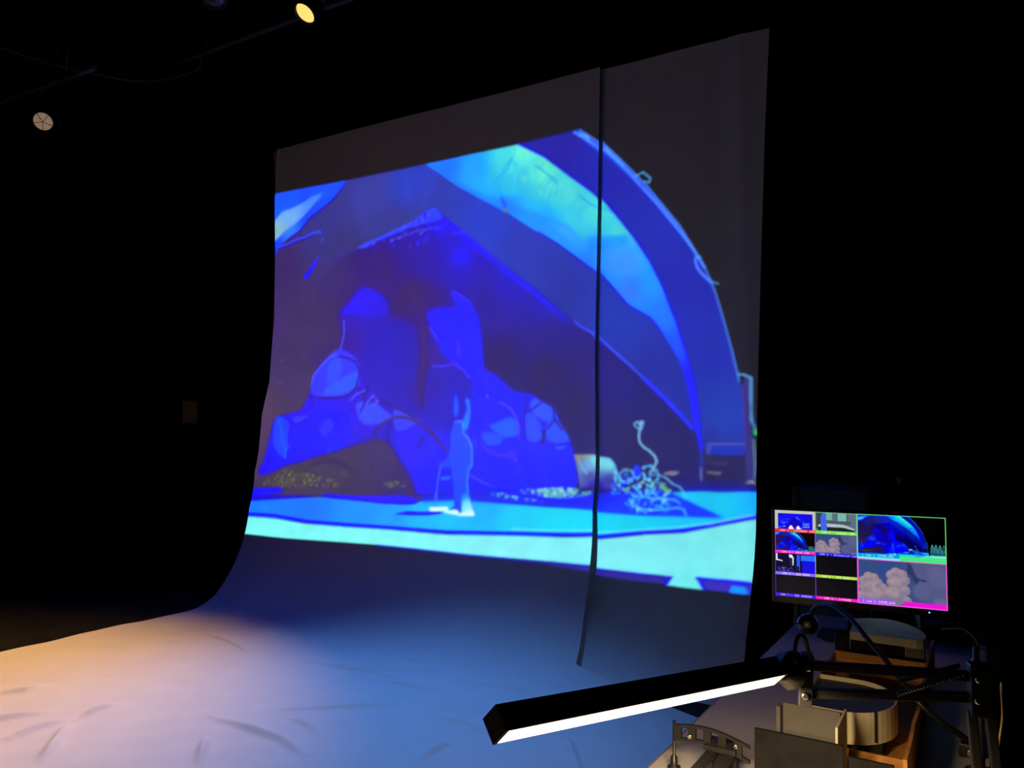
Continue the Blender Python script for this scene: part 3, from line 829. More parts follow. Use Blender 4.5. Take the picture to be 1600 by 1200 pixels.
LEFT_EDGE = [(4.75, 0, 4.283), (4.70, 0, 4.055), (4.649, 0, 3.849), (4.60, 0, 3.19), (4.575, 0, 2.545), (4.60, 0, 1.911), (4.68, 0, 1.596), (4.714, 0.028, 1.031), (4.616, 0.161, 0.674),
             (4.504, 0.289, 0.483), (4.382, 0.46, 0.308), (4.24, 0.683, 0.156), (4.079, 0.934, 0.053), (3.98, 1.173, 0.006), (3.965, 1.603, 0), (3.94, 2.007, 0), (3.898, 2.652, 0), (3.86, 4.6, 0)]
SLIT = [(1.072, 0, 4.283), (1.076, 0, 3.303), (1.086, 0, 2.03), (1.062, 0.065, 0.895), (0.974, 0.295, 0.476), (0.887, 0.559, 0.232), (0.741, 0.964, 0.044), (0.624, 1.007, 0.034), (0.487, 1.066, 0.021),
        (-0.1, 1.30, 0), (-0.85, 1.62, 0), (-0.95, 1.9, 0), (-0.95, 4.6, 0)]
RIGHT_EDGE = [(-0.183, 0, 4.283), (-0.15, 0, 3.561), (-0.121, 0, 2.678), (-0.097, 0, 1.812), (-0.085, 0.006, 1.174), (-0.113, 0.282, 0.491), (-0.137, 0.491, 0.282), (-0.166, 0.65, 0.174), (-0.25, 1.3, 0), (-0.3, 2.0, 0)]
INNER_EDGE = [(1.40, 0, 4.283), (1.40, 0, 1.0), (1.40, 1.3, 0), (1.40, 2.0, 0)]
cloth('backdrop_cloth', LEFT_EDGE, SLIT, LV + LA + 3.3, 760, 440, disp_wide,
      'wide white muslin backdrop sweeping from its crossbar onto the studio floor')
cloth('backdrop_cloth', INNER_EDGE, RIGHT_EDGE, LV + LA + 0.5, 260, 110, disp_side,
      'narrow white cloth strip hanging behind the slit, its outer edge beside the desk')

st = thing('backdrop_stand', 'black pipe frame hidden behind the white backdrop cloths', 'stand', W(2.2, -0.3, 0))
MB().tube([W(4.66, -0.095, 4.262), W(-0.12, -0.095, 4.262)], 0.02).build('crossbar', M['black_metal'], st)
for u in (4.5, 2.2, 0.0):
    MB().tube([W(u, -0.16, 0.0), W(u, -0.16, 4.27)], 0.022).build('upright', M['black_metal'], st)
    MB().slab(u - 0.3, u + 0.3, -0.5, -0.12, 0.0, 0.012, 0.003).build('base_plate', M['black_metal'], st)

# ------------------------------------------------------------------ black drapes round the room
def drape(a, b, z0, z1, folds, depth, label, seed):
    a, b = Vector(a), Vector(b)
    r = random.Random(seed)
    d = b - a
    n = Vector((-d.y, d.x, 0)).normalized()
    nu, nv = folds * 10, 26
    ph = [r.uniform(-0.6, 0.6) for _ in range(folds + 2)]
    vs_, fs_ = [], []
    for j in range(nv + 1):
        v = j / nv
        for i in range(nu + 1):
            x = i / nu
            k = x * folds
            p = ph[int(k)] * (1 - k % 1) + ph[int(k) + 1] * (k % 1)
            w = math.sin(2 * math.pi * (k + 0.25 * p) + 0.5 * p * v) + 0.3 * math.sin(4 * math.pi * k + p * 3)
            q = d * x + n * (depth * w * (1.0 - 0.45 * v) + 0.02 * math.sin(5 * v + k))
            vs_.append(tuple(q + UP * (z0 + (z1 - z0) * v)))
            if i < nu and j < nv:
                c = j * (nu + 1) + i
                fs_.append((c, c + 1, c + nu + 2, c + nu + 1))
    me = bpy.data.meshes.new('stage_drape')
    me.from_pydata(vs_, [], fs_)
    me.polygons.foreach_set('use_smooth', [True] * len(me.polygons))
    me.materials.append(M['drape'])
    o = bpy.data.objects.new('stage_drape', me)
    COL.objects.link(o)
    o.location = a
    return tag(o, label, 'curtain')


drape((-9.2, 9.6, 0), (-6.30, 10.25, 0), 0.0, 5.6, 11, 0.055, 'black stage drape whose hem ends at the thin upright pole and the yellow tape', 1)
drape((-6.15, 10.5, 0), (-4.95, 10.62, 0), 0.0, 5.6, 6, 0.06, 'black pleated stage drape hanging just beyond the thin upright pole', 2)
drape((-5.0, 10.85, 0), (-3.2, 10.9, 0), 0.0, 5.6, 8, 0.05, 'black stage drape behind the sheet of paper on its stand', 3)
drape((-3.1, 11.2, 0), (1.8, 11.2, 0), 0.0, 5.6, 16, 0.05, 'black stage drape across the wall behind the white backdrop', 4)
drape((2.6, 7.2, 0), (4.4, 3.2, 0), 0.0, 5.6, 14, 0.06, 'black stage drape behind the monitor and the desk', 5)

pole = thing('upright_pole', 'thin grey upright pole standing against the black drapes', 'pole', (-6.07, 10.1, 0))
MB().tube([(-6.07, 10.1, 0.01), (-6.10, 10.1, 1.5), (-6.135, 10.1, 3.2)], 0.013).build('tube', M['pipe'], pole)
MB().lathe([(0.11, 0), (0.11, 0.012), (0.03, 0.03), (0.018, 0.06)], (-6.07, 10.1, 0), UP).build('foot', M['black_metal'], pole)
MB().lathe([(0.02, 0), (0.02, 0.06)], (-6.098, 10.1, 1.45), UP, 14).build('collar', M['black_metal'], pole)


def tape(a, b, w, m, label):
    a, b = Vector(a), Vector(b)
    MBt = MB()
    MBt.bar(a + UP * 0.0012, b + UP * 0.0012, w, 0.0024, (b - a).cross(UP))
    tag(MBt.build('floor_tape', m, origin=a), label, 'tape')


tape((-6.62, 9.98, 0), (-6.13, 10.02, 0), 0.06, M['tape'], 'yellow tape strip on the black floor by the foot of the pole')
tape((-5.9, 9.62, 0), (-5.0, 9.78, 0), 0.045, M['grey_tape'], 'grey tape strip on the floor in front of the pleated drape')
tape((-6.9, 8.9, 0), (-5.9, 9.05, 0), 0.05, M['grey_tape'], 'grey tape strip on the floor, the one further out from the drapes')

ps = thing('paper_stand', 'thin black stand holding up a sheet of buff paper', 'stand', (-3.855, 9.23, 0))
MB().tube([(-3.855, 9.23, 0.02), (-3.855, 9.23, 1.66)], 0.009).build('pole', M['black_metal'], ps)
for k in range(3):
    an = k * 2.094 + 0.4
    MB().tube([(-3.855, 9.23, 0.22), (-3.855 + 0.28 * math.cos(an), 9.23 + 0.28 * math.sin(an), 0.008)], 0.007).build('leg', M['black_metal'], ps)
MB().box((-3.856, 9.224, 1.675), (0.095, 0, 0), (0, 0.004, 0), (0, 0, 0.14), 0.002).build('back_plate', M['black_metal'], ps)
pp = MB()
pp.hexa([(-3.94, 9.215, 1.543), (-3.771, 9.215, 1.538), (-3.771, 9.2175, 1.538), (-3.94, 9.2175, 1.543),
         (-3.946, 9.215, 1.811), (-3.768, 9.215, 1.795), (-3.768, 9.2175, 1.795), (-3.946, 9.2175, 1.811)])
tag(pp.build('paper_sheet', M['paper'], origin=(-3.856, 9.216, 1.54)), 'buff sheet of paper clipped to a thin black stand', 'paper')

# ------------------------------------------------------------------ overhead pipes, lanterns and the projector
def pipe(a, b, r, label, hangers):
    a, b = Vector(a), Vector(b)
    p = thing('lighting_pipe', label, 'pipe', (a + b) / 2)
    MB().tube([a + (b - a) * k / 8 for k in range(9)], r, 12).build('tube', M['pipe'], p)
    for f in hangers:
        q = a + (b - a) * f
        MB().tube([q, (q.x, q.y, ZC)], 0.008, 8).build('hanger', M['black_metal'], p)
        MB().lathe([(r + 0.008, -0.02), (r + 0.008, 0.02)], q, b - a, 14).build('hanger_clamp', M['black_metal'], p)
    return p


d0 = Vector((1.365, -0.82, 0)).normalized()
PIPE_A = Vector((-3.385, 7.48, 5.15))
pipe(PIPE_A - d0 * 0.05, PIPE_A + d0 * 4.2, 0.024, 'grey steel lighting pipe leading up to the glowing amber lantern', (0.1, 0.6, 0.9))
pipe((-6.6, 8.35, 4.75), (-3.9, 6.85, 4.75), 0.024, 'dark lighting pipe that carries the dim lantern over the drapes', (0.15, 0.85))
pipe((-3.6, 6.28, 5.2), (0.6, 3.75, 5.2), 0.024, 'dark lighting pipe above the foot of the white backdrop', (0.1, 0.5, 0.9))
pipe(W(1.0, 7.35, 5.24), W(-1.6, 7.35, 5.24), 0.024, 'dark lighting pipe behind the desk with one unlit lantern', (0.1, 0.9))
pipe(W(5.0, 6.75, 5.24), W(1.6, 6.75, 5.24), 0.024, 'dark lighting pipe out in the room with two unlit lanterns', (0.1, 0.9))
pipe((-9.3, 7.1, 5.24), (-7.0, 7.1, 5.24), 0.024, 'dark lighting pipe by the side wall with one unlit lantern', (0.2, 0.8))
pipe((-5.05, 7.86, 5.25), (-4.72, 7.66, 5.25), 0.012, 'short twin rail hung from the dark ceiling', (0.2, 0.8))

cab = MB().tube(smooth_path([(-6.3, 7.1, 5.45), (-5.45, 7.45, 5.32), (-4.98, 7.7, 5.24), (-4.5, 7.9, 5.2), (-4.0, 8.05, 5.2), (-3.4, 7.85, 5.24), (-3.2, 7.45, 5.2)], 8), 0.014, 8)
tag(cab.build('ceiling_cable', M['pipe'], origin=(-4.5, 7.9, 5.2)), 'dark power cable sagging in a long curve under the ceiling', 'cable')


def lantern(lens, aim, lens_mat, label, top, power=None, rgb=None, cone=40, beam='lantern_beam'):
    lens, aim = Vector(lens), Vector(aim).normalized()
    top = Vector(top)
    L = thing('stage_lantern', label, 'stage light', lens - aim * 0.14)
    MB().lathe([(0.001, -0.30), (0.045, -0.295), (0.055, -0.27), (0.058, -0.20), (0.086, -0.14), (0.092, 0.0), (0.098, 0.012), (0.098, 0.02), (0.086, 0.02), (0.084, -0.004), (0.001, -0.006)], lens, aim, 28, caps=False).build('can', M['black_metal'], L)
    le = MB().lathe([(0.083, -0.003), (0.075, 0.004), (0.05, 0.010), (0.02, 0.013), (0.001, 0.014)], lens, aim, 28, caps=False).build('lens', lens_mat, L)
    if lens_mat is M['lit_dim']:
        for k in range(5):
            an = k * 2 * math.pi / 5 + 0.3
            a1 = aim.cross(UP).normalized()
            a2 = aim.cross(a1)
            MB().bar(lens + aim * 0.016, lens + aim * 0.012 + (a1 * math.cos(an) + a2 * math.sin(an)) * 0.084, 0.012, 0.004, aim).build('lens_spoke', M['black_metal'], L)
    side = aim.cross(UP).normalized()
    piv = lens - aim * 0.13
    yk = MB()
    for s in (-1, 1):
        yk.bar(piv + side * 0.108 * s, piv + side * 0.108 * s + (top - piv) * 0.62, 0.006, 0.028, side)
        MB().lathe([(0.011, 0.0), (0.011, 0.027), (0.022, 0.028), (0.022, 0.058), (0.014, 0.064)], piv + side * 0.072 * s, side * s, 14).build('tilt_knob', M['black_metal'], L)
    q = piv + (top - piv) * 0.62
    yk.bar(q - side * 0.111, q + side * 0.111, 0.03, 0.006)
    yk.build('yoke', M['black_metal'], L)
    MB().bar(q, top + UP * 0.0, 0.03, 0.022).build('hook_clamp', M['black_metal'], L)
    if power:
        sp = bpy.data.lights.new(beam, 'SPOT')
        sp.energy = power
        sp.color = rgb
        sp.spot_size = math.radians(cone)
        sp.spot_blend = 1.0
        sp.shadow_soft_size = 0.07
        o = bpy.data.objects.new(beam, sp)
        COL.objects.link(o)
        o.location = lens + aim * 0.04
        o.rotation_euler = aim.to_track_quat('-Z', 'Y').to_euler()
    return L


# each hook ends just inside the underside of its pipe
AMB = Vector((-1.72, 5.94, 4.80))
lantern(AMB, W(3.6, 4.3, 0) - AMB, M['lit_amber'], 'small stage lantern with a glowing amber lens at the end of a grey pipe', (-1.72, 6.479, 5.129), AMBER_POWER, (1.0, 0.52, 0.14), 68)
DIM = Vector((-4.60, 7.25, 4.40))
lantern(DIM, Vector((-2.5, 2.0, 1.0)) - DIM, M['lit_dim'], 'small stage lantern with a dim spoked lens hanging low over the drapes', (-4.64, 7.261, 4.729))
CUR = Vector((-8.3, 7.3, 4.9))
lantern(CUR, Vector((-6.0, 10.3, 0.6)) - CUR, M['glass'], 'added unlit stage lantern by the side wall facing the black drapes', (-8.4, 7.1, 5.219))  # added fixture out of view, left without a beam
OFF = Vector((-2.40, 5.80, 4.83))
lantern(OFF, W(2.0, 3.5, 0) - OFF, M['glass'], 'unlit stage lantern on the pipe next to the glowing amber one', (-2.76, 5.774, 5.179))
BLU = Vector(W(1.75, 2.05, 4.85))
lantern(BLU, W(1.35, 2.65, 0) - BLU, M['glass'], 'blue-gelled stage lantern hung above the slit end of the floor cloth', W(1.75, 1.705, 5.179), BLUE_POWER, (0.12, 0.36, 1.0), 56, 'lantern_beam_offscreen')
BLU2 = Vector(W(3.0, 2.05, 4.85))
lantern(BLU2, W(2.55, 1.95, 0) - BLU2, M['glass'], 'added unlit stage lantern hung above the open side of the floor cloth', W(3.0, 1.705, 5.179))  # extra lantern added overhead, out of view; sheds no light
WSH = Vector(W(3.2, 6.4, 4.9))
lantern(WSH, W(2.3, 1.5, 0) - WSH, M['glass'], 'added unlit stage lantern out in the room, turned to the foot of the backdrop', W(3.2, 6.75, 5.219))  # unseen lantern, added for a wash on the cloth; carries no lamp
PNK = Vector(W(2.1, 6.4, 4.9))
lantern(PNK, W(2.05, 3.75, 0) - PNK, M['glass'], 'added unlit stage lantern out in the room, turned steeply down to the floor cloth', W(2.1, 6.75, 5.219))  # unseen addition aimed at the floor cloth, kept dark
HSE = Vector(W(-0.5, 7.0, 4.9))
lantern(HSE, W(0.6, 1.0, 1.6) - HSE, M['glass'], 'added unlit stage lantern hung behind the desk end of the room', W(-0.5, 7.35, 5.219))  # added house lantern behind the viewer, not lit

pj = thing('projector', 'black video projector hung from the ceiling facing the white backdrop', 'projector', W(2.3, 5.2, 2.6))
MB().slab(2.10, 2.50, 5.06, 5.42, 2.53, 2.67, 0.012).build('housing', M['matt_black'], pj)
MB().lathe([(0.055, 0), (0.055, 0.03), (0.045, 0.045)], W(2.3, 5.07, 2.6), -NT, 24).build('lens_barrel', M['black_metal'], pj)
MB().tube([W(2.3, 5.24, 2.66), W(2.3, 5.24, ZC)], 0.025).build('drop_pole', M['black_metal'], pj)
for k in range(5):
    MB().slab(2.497, 2.503, 5.14 + k * 0.05, 5.17 + k * 0.05, 2.56, 2.64).build('vent_slat', M['black_metal'], pj)

# ------------------------------------------------------------------ the desk
TZ = 0.75
desk = thing('desk', 'long narrow white-topped desk beside the backdrop', 'desk', W(-1.06, 3.0, 0))
top = MB().slab(-1.358, -0.760, 1.99, 4.02, TZ - 0.028, TZ, 0.002).build('desk_top', M['laminate'], desk)
MB().slab(-0.7605, -0.7565, 1.99, 4.02, TZ - 0.0275, TZ - 0.0005).build('edge_strip', M['edge'], top)  # narrow brown strip along the side of the desk top
MB().slab(-1.3615, -1.3575, 1.99, 4.02, TZ - 0.0275, TZ - 0.0005).build('edge_strip', M['edge'], top)
for u in (-1.32, -0.80):
    for t in (2.05, 3.96):
        MB().slab(u - 0.02, u + 0.02, t - 0.02, t + 0.02, 0.027 if u > -1 else 0.0, TZ - 0.028, 0.003).build('leg', M['black_metal'], desk)
    MB().slab(u - 0.012, u + 0.012, 2.07, 3.94, TZ - 0.075, TZ - 0.03).build('rail', M['black_metal'], desk)

# ---- monitor
MC = Vector((1.1862, 2.6459, 1.0263))
yaw = -0.4105
MR = Vector((math.cos(yaw), math.sin(yaw), 0.0037)).normalized()
MN = Vector((math.sin(yaw), -math.cos(yaw), 0))
MU = MN.cross(MR) * -1
if MU.z < 0:
    MU = -MU
SWD, SHT = 0.531, 0.299
mon = thing('monitor', 'black flat-screen monitor showing eight small and two large camera views', 'monitor', (MC.x, MC.y, TZ))


def MP(x, y, n=0.0):
    """a point on the monitor: x right, y up from the screen's centre, n out of the glass"""
    return MC + MR * x + MU * y + MN * n


def mbox(x0, x1, y0, y1, n0, n1, bev=0.0):
    return MB().box(MP((x0 + x1) / 2, (y0 + y1) / 2, (n0 + n1) / 2), MR * ((x1 - x0) / 2), MU * ((y1 - y0) / 2), MN * ((n1 - n0) / 2), bev)


hw, hh = SWD / 2, SHT / 2
mbox(-hw - 0.008, hw + 0.008, -hh - 0.022, hh + 0.008, -0.035, -0.002, 0.004).build('housing', M['plastic'], mon)
mbox(-hw - 0.008, -hw, -hh - 0.022, hh + 0.008, -0.004, 0.003, 0.001).build('bezel', M['plastic'], mon)
mbox(hw, hw + 0.008, -hh - 0.022, hh + 0.008, -0.004, 0.003, 0.001).build('bezel', M['plastic'], mon)
mbox(-hw - 0.0005, hw + 0.0005, hh, hh + 0.008, -0.004, 0.003, 0.001).build('bezel', M['plastic'], mon)
bz = mbox(-hw - 0.0005, hw + 0.0005, -hh - 0.022, -hh, -0.004, 0.003, 0.001).build('bezel', M['plastic'], mon)
tag(mbox(-hw - 0.0105, -hw - 0.0078, -hh - 0.018, hh + 0.006, -0.012, 0.001, 0.0006).build('side_trim', M['silver'], mon), 'trim strip down the side of the monitor, made pale for the gleam on that edge')  # only this edge gets silver, painting in the gleam along the bezel
tag(mbox(0.210, 0.214, -hh - 0.012, -hh - 0.008, 0.002, 0.0042, 0.0005).build('pilot_light', M['blue_led'], mon), 'small blue pilot light')
for k in range(4):
    mbox(0.13 + k * 0.016, 0.138 + k * 0.016, -hh - 0.0145, -hh - 0.0115, 0.002, 0.0038).build('menu_button', M['matt_black'], mon)
nk = MB().box(MP(0.0, -hh - 0.06, -0.05), MR * 0.035, MU * 0.058, MN * 0.012, 0.003).build('stand_neck', M['matt_black'], mon)
bp0 = Vector((MC.x, MC.y, TZ)) - MN * 0.02
MB().prism([bp0 + MR * x + MN * y for x, y in ((-0.12, -0.07), (0.12, -0.07), (0.13, 0.02), (0.10, 0.08), (-0.10, 0.08), (-0.13, 0.02))], UP * 0.014, 0.003).build('stand_base', M['matt_black'], mon)
cu_ = bpy.data.curves.new('brand_lettering', 'FONT')
cu_.body = 'ViewSonic'
cu_.size = 0.013
cu_.extrude = 0.0002
cu_.align_x = 'CENTER'
to = bpy.data.objects.new('tmp_text', cu_)
COL.objects.link(to)
bpy.context.view_layer.update()
tm = bpy.data.meshes.new_from_object(to.evaluated_get(bpy.context.evaluated_depsgraph_get()))
bpy.data.objects.remove(to)
bl = bpy.data.objects.new('brand_lettering', tm)
tm.materials.append(M['print'])
COL.objects.link(bl)
bl.parent = mon
off = MP(0.0, -hh - 0.0155, 0.0033)
bl.matrix_local = Matrix.Translation(off - mon.location) @ Matrix((MR, MU, MN)).transposed().to_4x4()

# ---- the picture on the monitor: ten tiles
scr = Canvas(1120, 630, 1.0)
FONT = {
    'A': '01110 10001 10001 11111 10001 10001 10001', 'C': '01111 10000 10000 10000 10000 10000 01111', 'D': '11110 10001 10001 10001 10001 10001 11110',
    'E': '11111 10000 10000 11110 10000 10000 11111', 'H': '10001 10001 10001 11111 10001 10001 10001', 'I': '11111 00100 00100 00100 00100 00100 11111',
    'M': '10001 11011 10101 10101 10001 10001 10001', 'N': '10001 11001 11001 10101 10011 10011 10001', 'O': '01110 10001 10001 10001 10001 10001 01110',
    'P': '11110 10001 10001 11110 10000 10000 10000', 'R': '11110 10001 10001 11110 10100 10010 10001', 'S': '01111 10000 10000 01110 00001 00001 11110',
    'T': '11111 00100 00100 00100 00100 00100 00100', 'U': '10001 10001 10001 10001 10001 10001 01110', 'W': '10001 10001 10001 10101 10101 11011 10001',
    'a': '00000 00000 01110 00001 01111 10001 01111', 'c': '00000 00000 01111 10000 10000 10000 01111', 'i': '00100 00000 01100 00100 00100 00100 01110',
    'm': '00000 00000 11010 10101 10101 10101 10101', 'n': '00000 00000 11110 10001 10001 10001 10001', 'o': '00000 00000 01110 10001 10001 10001 01110',
    't': '00100 00100 01110 00100 00100 00100 00011', '0': '01110 10001 10011 10101 11001 10001 01110', '1': '00100 01100 00100 00100 00100 00100 01110',
    '2': '01110 10001 00001 00110 01000 10000 11111', '3': '11110 00001 00001 01110 00001 00001 11110', '4': '00010 00110 01010 10010 11111 00010 00010',
    '5': '11111 10000 11110 00001 00001 10001 01110', '6': '01110 10000 11110 10001 10001 10001 01110', '7': '11111 00001 00010 00100 01000 01000 01000',
    '8': '01110 10001 10001 01110 10001 10001 01110', '-': '00000 00000 00000 11111 00000 00000 00000', '_': '00000 00000 00000 00000 00000 00000 11111',
}


def write(x, y, text, k=2, col=(255, 255, 255)):
    for ch in text:
        if ch in FONT:
            for r, row in enumerate(FONT[ch].split()):
                for c, bit in enumerate(row):
                    if bit == '1':
                        scr.a[y + r * k:y + r * k + k, x + c * k:x + c * k + k] = col
        x += 6 * k


def rect(x0, y0, x1, y1, col):
    scr.a[int(y0):int(y1), int(x0):int(x1)] = col


def frame(x0, y0, x1, y1, w, col):
    rect(x0, y0, x1, y0 + w, col)
    rect(x0, y1 - w, x1, y1, col)
    rect(x0, y0, x0 + w, y1, col)
    rect(x1 - w, y0, x1, y1, col)


wide = np.zeros((int(3479 / 3), int(6000 / 3), 3))
part_ = slide.a[int(466 / 3):int(466 / 3) + wide.shape[0], 90:]
wide[:part_.shape[0], :part_.shape[1]] = part_
# the camera's own view keeps the sky and the trees to the side of the arch
wide = np.clip((wide - np.array((42, 36, 40))) * 1.2, 0, 255)
keep = scr.a
tmpc = Canvas(6000, 3479, 3.0)
tmpc.a = wide
tmpc.fill([(4930, 2950), (5000, 2300), (5100, 2050), (5200, 2400), (5330, 2000), (5430, 2500), (5600, 2100), (5750, 2600), (6000, 2300), (6000, 3000)], (20, 90, 100), 1, 12)
for tx in (5080, 5330, 5590, 5850):
    tmpc.stroke([(tx - 90, 2700), (tx - 60, 2300), (tx, 2120), (tx + 70, 2300), (tx + 90, 2680)], 34, (110, 225, 215), 0.8, 8)
tmpc.flecks([(4950, 2900), (5000, 2400), (5980, 2400), (5980, 2950)], 160, 36, [(20, 70, 90), (80, 190, 160), (10, 40, 70)], 6, 0.8)
tmpc.fill([(4900, 2950), (6000, 2930), (6000, 3130), (4900, 3130)], (120, 235, 230), 1, 10)
wide = tmpc.a


def paste(src, x0, y0, x1, y1):
    h, w = src.shape[:2]
    nx, ny = x1 - x0, y1 - y0
    n = max(1, int(min(w / nx, h / ny)))
    s = Canvas.blur(src, n // 2) if n > 1 else src
    iy = ((np.arange(ny) + 0.5) * h / ny).astype(int)
    ix = ((np.arange(nx) + 0.5) * w / nx).astype(int)
    scr.a[y0:y1, x0:x1] = s[iy][:, ix]


def clouds(x0, y0, x1, y1):
    c = Canvas(560, 315, 1.0)
    c.grad([(0, 0), (560, 0), (560, 315), (0, 315)], [(60, 30, 52, 74, 128), (200, 60, 48, 72, 138), (330, 40, 62, 74, 128), (500, 60, 70, 78, 126), (500, 250, 62, 74, 132)])
    for p, col, f in (
            ([(330, 0), (560, 0), (560, 260), (400, 260), (345, 200), (370, 120)], (84, 88, 132), 10),
            ([(318, 10), (345, 25), (360, 70), (385, 110), (430, 118), (425, 132), (390, 128), (375, 160), (355, 130), (338, 90), (320, 80)], (42, 52, 94), 3),
            ([(440, 40), (500, 20), (550, 50), (560, 150), (470, 150)], (94, 94, 138), 12), ([(370, 150), (430, 140), (450, 210), (400, 250), (360, 220)], (88, 92, 138), 10),
            ([(480, 250), (540, 240), (560, 300), (490, 290)], (106, 102, 146), 6)):
        c.fill(p, col, 0.9, f, 1)

    def puff(x, y, r, col, a=1.0, f=2):
        c.fill([(x + r * math.cos(k * 0.5236) * (1 + 0.06 * math.sin(3 * k + x)), y + r * math.sin(k * 0.5236)) for k in range(12)], col, a, f, 1)

    heap = [(35, 150, 30), (70, 122, 34), (105, 128, 32), (128, 160, 32), (165, 190, 26), (40, 195, 34), (90, 190, 50), (200, 230, 40), (215, 100, 34), (245, 78, 34), (282, 92, 34), (300, 130, 32), (215, 150, 30), (255, 160, 60), (300, 200, 34), (240, 240, 70), (120, 260, 80), (30, 270, 50), (310, 270, 30)]
    for x, y, r in heap:
        puff(x, y, r, (146, 128, 142))
    rc_ = random.Random(12)
    for x, y, r in heap:
        puff(x + r * 0.2, y + r * 0.35, r * 0.75, (122, 112, 146), 0.55, 8)
        puff(x - r * 0.2, y - r * 0.3, r * 0.6, (170, 148, 150), 0.6, 7)
    for _ in range(60):
        x, y, r = rc_.choice(heap)
        puff(x + rc_.uniform(-0.6, 0.6) * r, y + rc_.uniform(-0.6, 0.6) * r, r * rc_.uniform(0.15, 0.3), rc_.choice([(172, 150, 152), (128, 116, 146)]), 0.35, 4)
    c.fill([(0, 262), (330, 262), (330, 315), (0, 315)], (120, 110, 150), 0.5, 14)
    paste(c.a, x0, y0, x1, y1)


# small views, two columns of four
rect(0, 0, 280, 158, (196, 196, 176))
rect(22, 22, 262, 140, (12, 10, 235))
scr.flecks([(30, 30), (120, 30), (250, 90), (250, 130), (30, 130)], 60, 9, [(60, 110, 255), (20, 60, 255), (200, 230, 255)], 3, 0.8)
scr.fill([(85, 125), (110, 70), (140, 55), (170, 75), (190, 120)], (8, 0, 190), 1, 3, 1)
scr.fill([(96, 135), (104, 112), (116, 108), (128, 124), (132, 135)], (255, 240, 225), 1, 1, 1)
scr.fill([(150, 135), (154, 114), (166, 110), (176, 124), (180, 135)], (250, 240, 235), 1, 1, 1)
for y in (95, 108, 120):
    scr.stroke([(196, y), (240, y - 4)], 5, (150, 215, 255), 0.9, 1)
rect(280, 0, 560, 158, (92, 112, 128))
rect(286, 4, 350, 120, (58, 62, 80))
rect(352, 4, 395, 56, (110, 175, 160))
rect(430, 6, 492, 60, (120, 185, 170))
frame(426, 2, 496, 64, 4, (40, 50, 62))
rect(360, 60, 520, 84, (74, 86, 98))
scr.fill([(300, 92), (340, 80), (470, 84), (545, 112), (545, 122), (470, 104), (300, 106)], (176, 192, 200), 1, 1)
scr.fill([(300, 108), (470, 108), (545, 126), (545, 140), (300, 140)], (26, 32, 38), 1, 1)
scr.fill([(318, 30), (336, 4), (352, 8), (356, 60), (360, 110), (354, 140), (322, 140), (318, 80)], (60, 100, 235), 1, 1, 1)
paste(wide, 0, 158, 280, 315)
clouds(280, 158, 560, 315)
rect(0, 315, 280, 473, (6, 4, 40))
rect(5, 318, 16, 370, (240, 235, 255))
scr.fill([(10, 358), (52, 368), (52, 376), (10, 368)], (240, 240, 255), 1, 1)
scr.fill([(95, 322), (118, 322), (130, 345), (128, 400), (120, 402), (118, 350), (98, 345)], (225, 235, 255), 1, 1)
rect(100, 346, 120, 400, (20, 40, 70))
rect(150, 322, 172, 440, (40, 90, 255))
rect(178, 322, 278, 366, (30, 120, 255))
rect(186, 362, 278, 450, (16, 6, 225))
rect(152, 405, 166, 446, (8, 10, 40))
scr.flecks([(14, 420), (120, 415), (140, 450), (14, 450)], 50, 8, [(120, 120, 235), (60, 60, 200)], 4, 0.8)
rect(280, 315, 560, 473, (7, 7, 14))
rect(0, 473, 280, 630, (8, 7, 20))
rect(280, 473, 560, 630, (9, 7, 16))
paste(wide, 560, 0, 1120, 312)
clouds(560, 318, 1120, 630)
for (x, y, col, text, tx) in ((0, 136, (240, 44, 40), 'CAM 1 - DOCUMENT CAM', 36), (280, 136, (120, 225, 70), 'CAM 2 - SCREEN CAM', 46), (0, 293, (245, 40, 200), 'CAM 3 - SHOW CAM', 46), (280, 293, (40, 20, 230), 'CAM 4 - Animation Cam', 28),
                              (0, 451, (140, 110, 245), 'CAM 5 - SDI REMO', 48), (280, 451, (165, 215, 50), 'CAM 6 - SDI REMO 2', 40), (0, 606, (62, 20, 245), 'CAM 7 - SDI WINDOW', 36), (280, 606, (250, 30, 190), 'CAM 8 - I-PHONE', 56)):
    rect(x, y, x + 280, y + 22, col)
    write(x + tx, y + 4, text)
frame(282, 2, 558, 136, 3, (120, 235, 110))
rect(0, 158, 3, 293, (235, 60, 210))
rect(277, 158, 281, 293, (170, 110, 250))
rect(0, 316, 3, 451, (110, 70, 250))
rect(277, 315, 281, 451, (190, 225, 235))
rect(0, 473, 3, 606, (70, 40, 250))
rect(277, 473, 281, 606, (150, 80, 250))
rect(556, 158, 561, 315, (90, 210, 230))
rect(556, 318, 561, 630, (250, 90, 220))
frame(560, 0, 1120, 315, 5, (110, 235, 120))
rect(560, 0, 565, 315, (110, 225, 225))
rect(700, 0, 900, 5, (90, 215, 225))
rect(565, 276, 830, 300, (0, 160, 215))
write(590, 280, '1 cam 1')
write(690, 280, 'SCENE_001')
rect(565, 300, 830, 315, (120, 235, 235))
rect(830, 278, 1115, 315, (70, 235, 130))
frame(560, 315, 1120, 630, 6, (248, 90, 215))
rect(566, 594, 790, 624, (160, 84, 250))
write(590, 603, '1 cam 3')
write(690, 603, 'SCENE_010')
rect(850, 592, 1114, 624, (238, 18, 220))
scr.a = Canvas.blur(scr.a, 1)
screen_img = to_image('monitor_picture', scr.a)

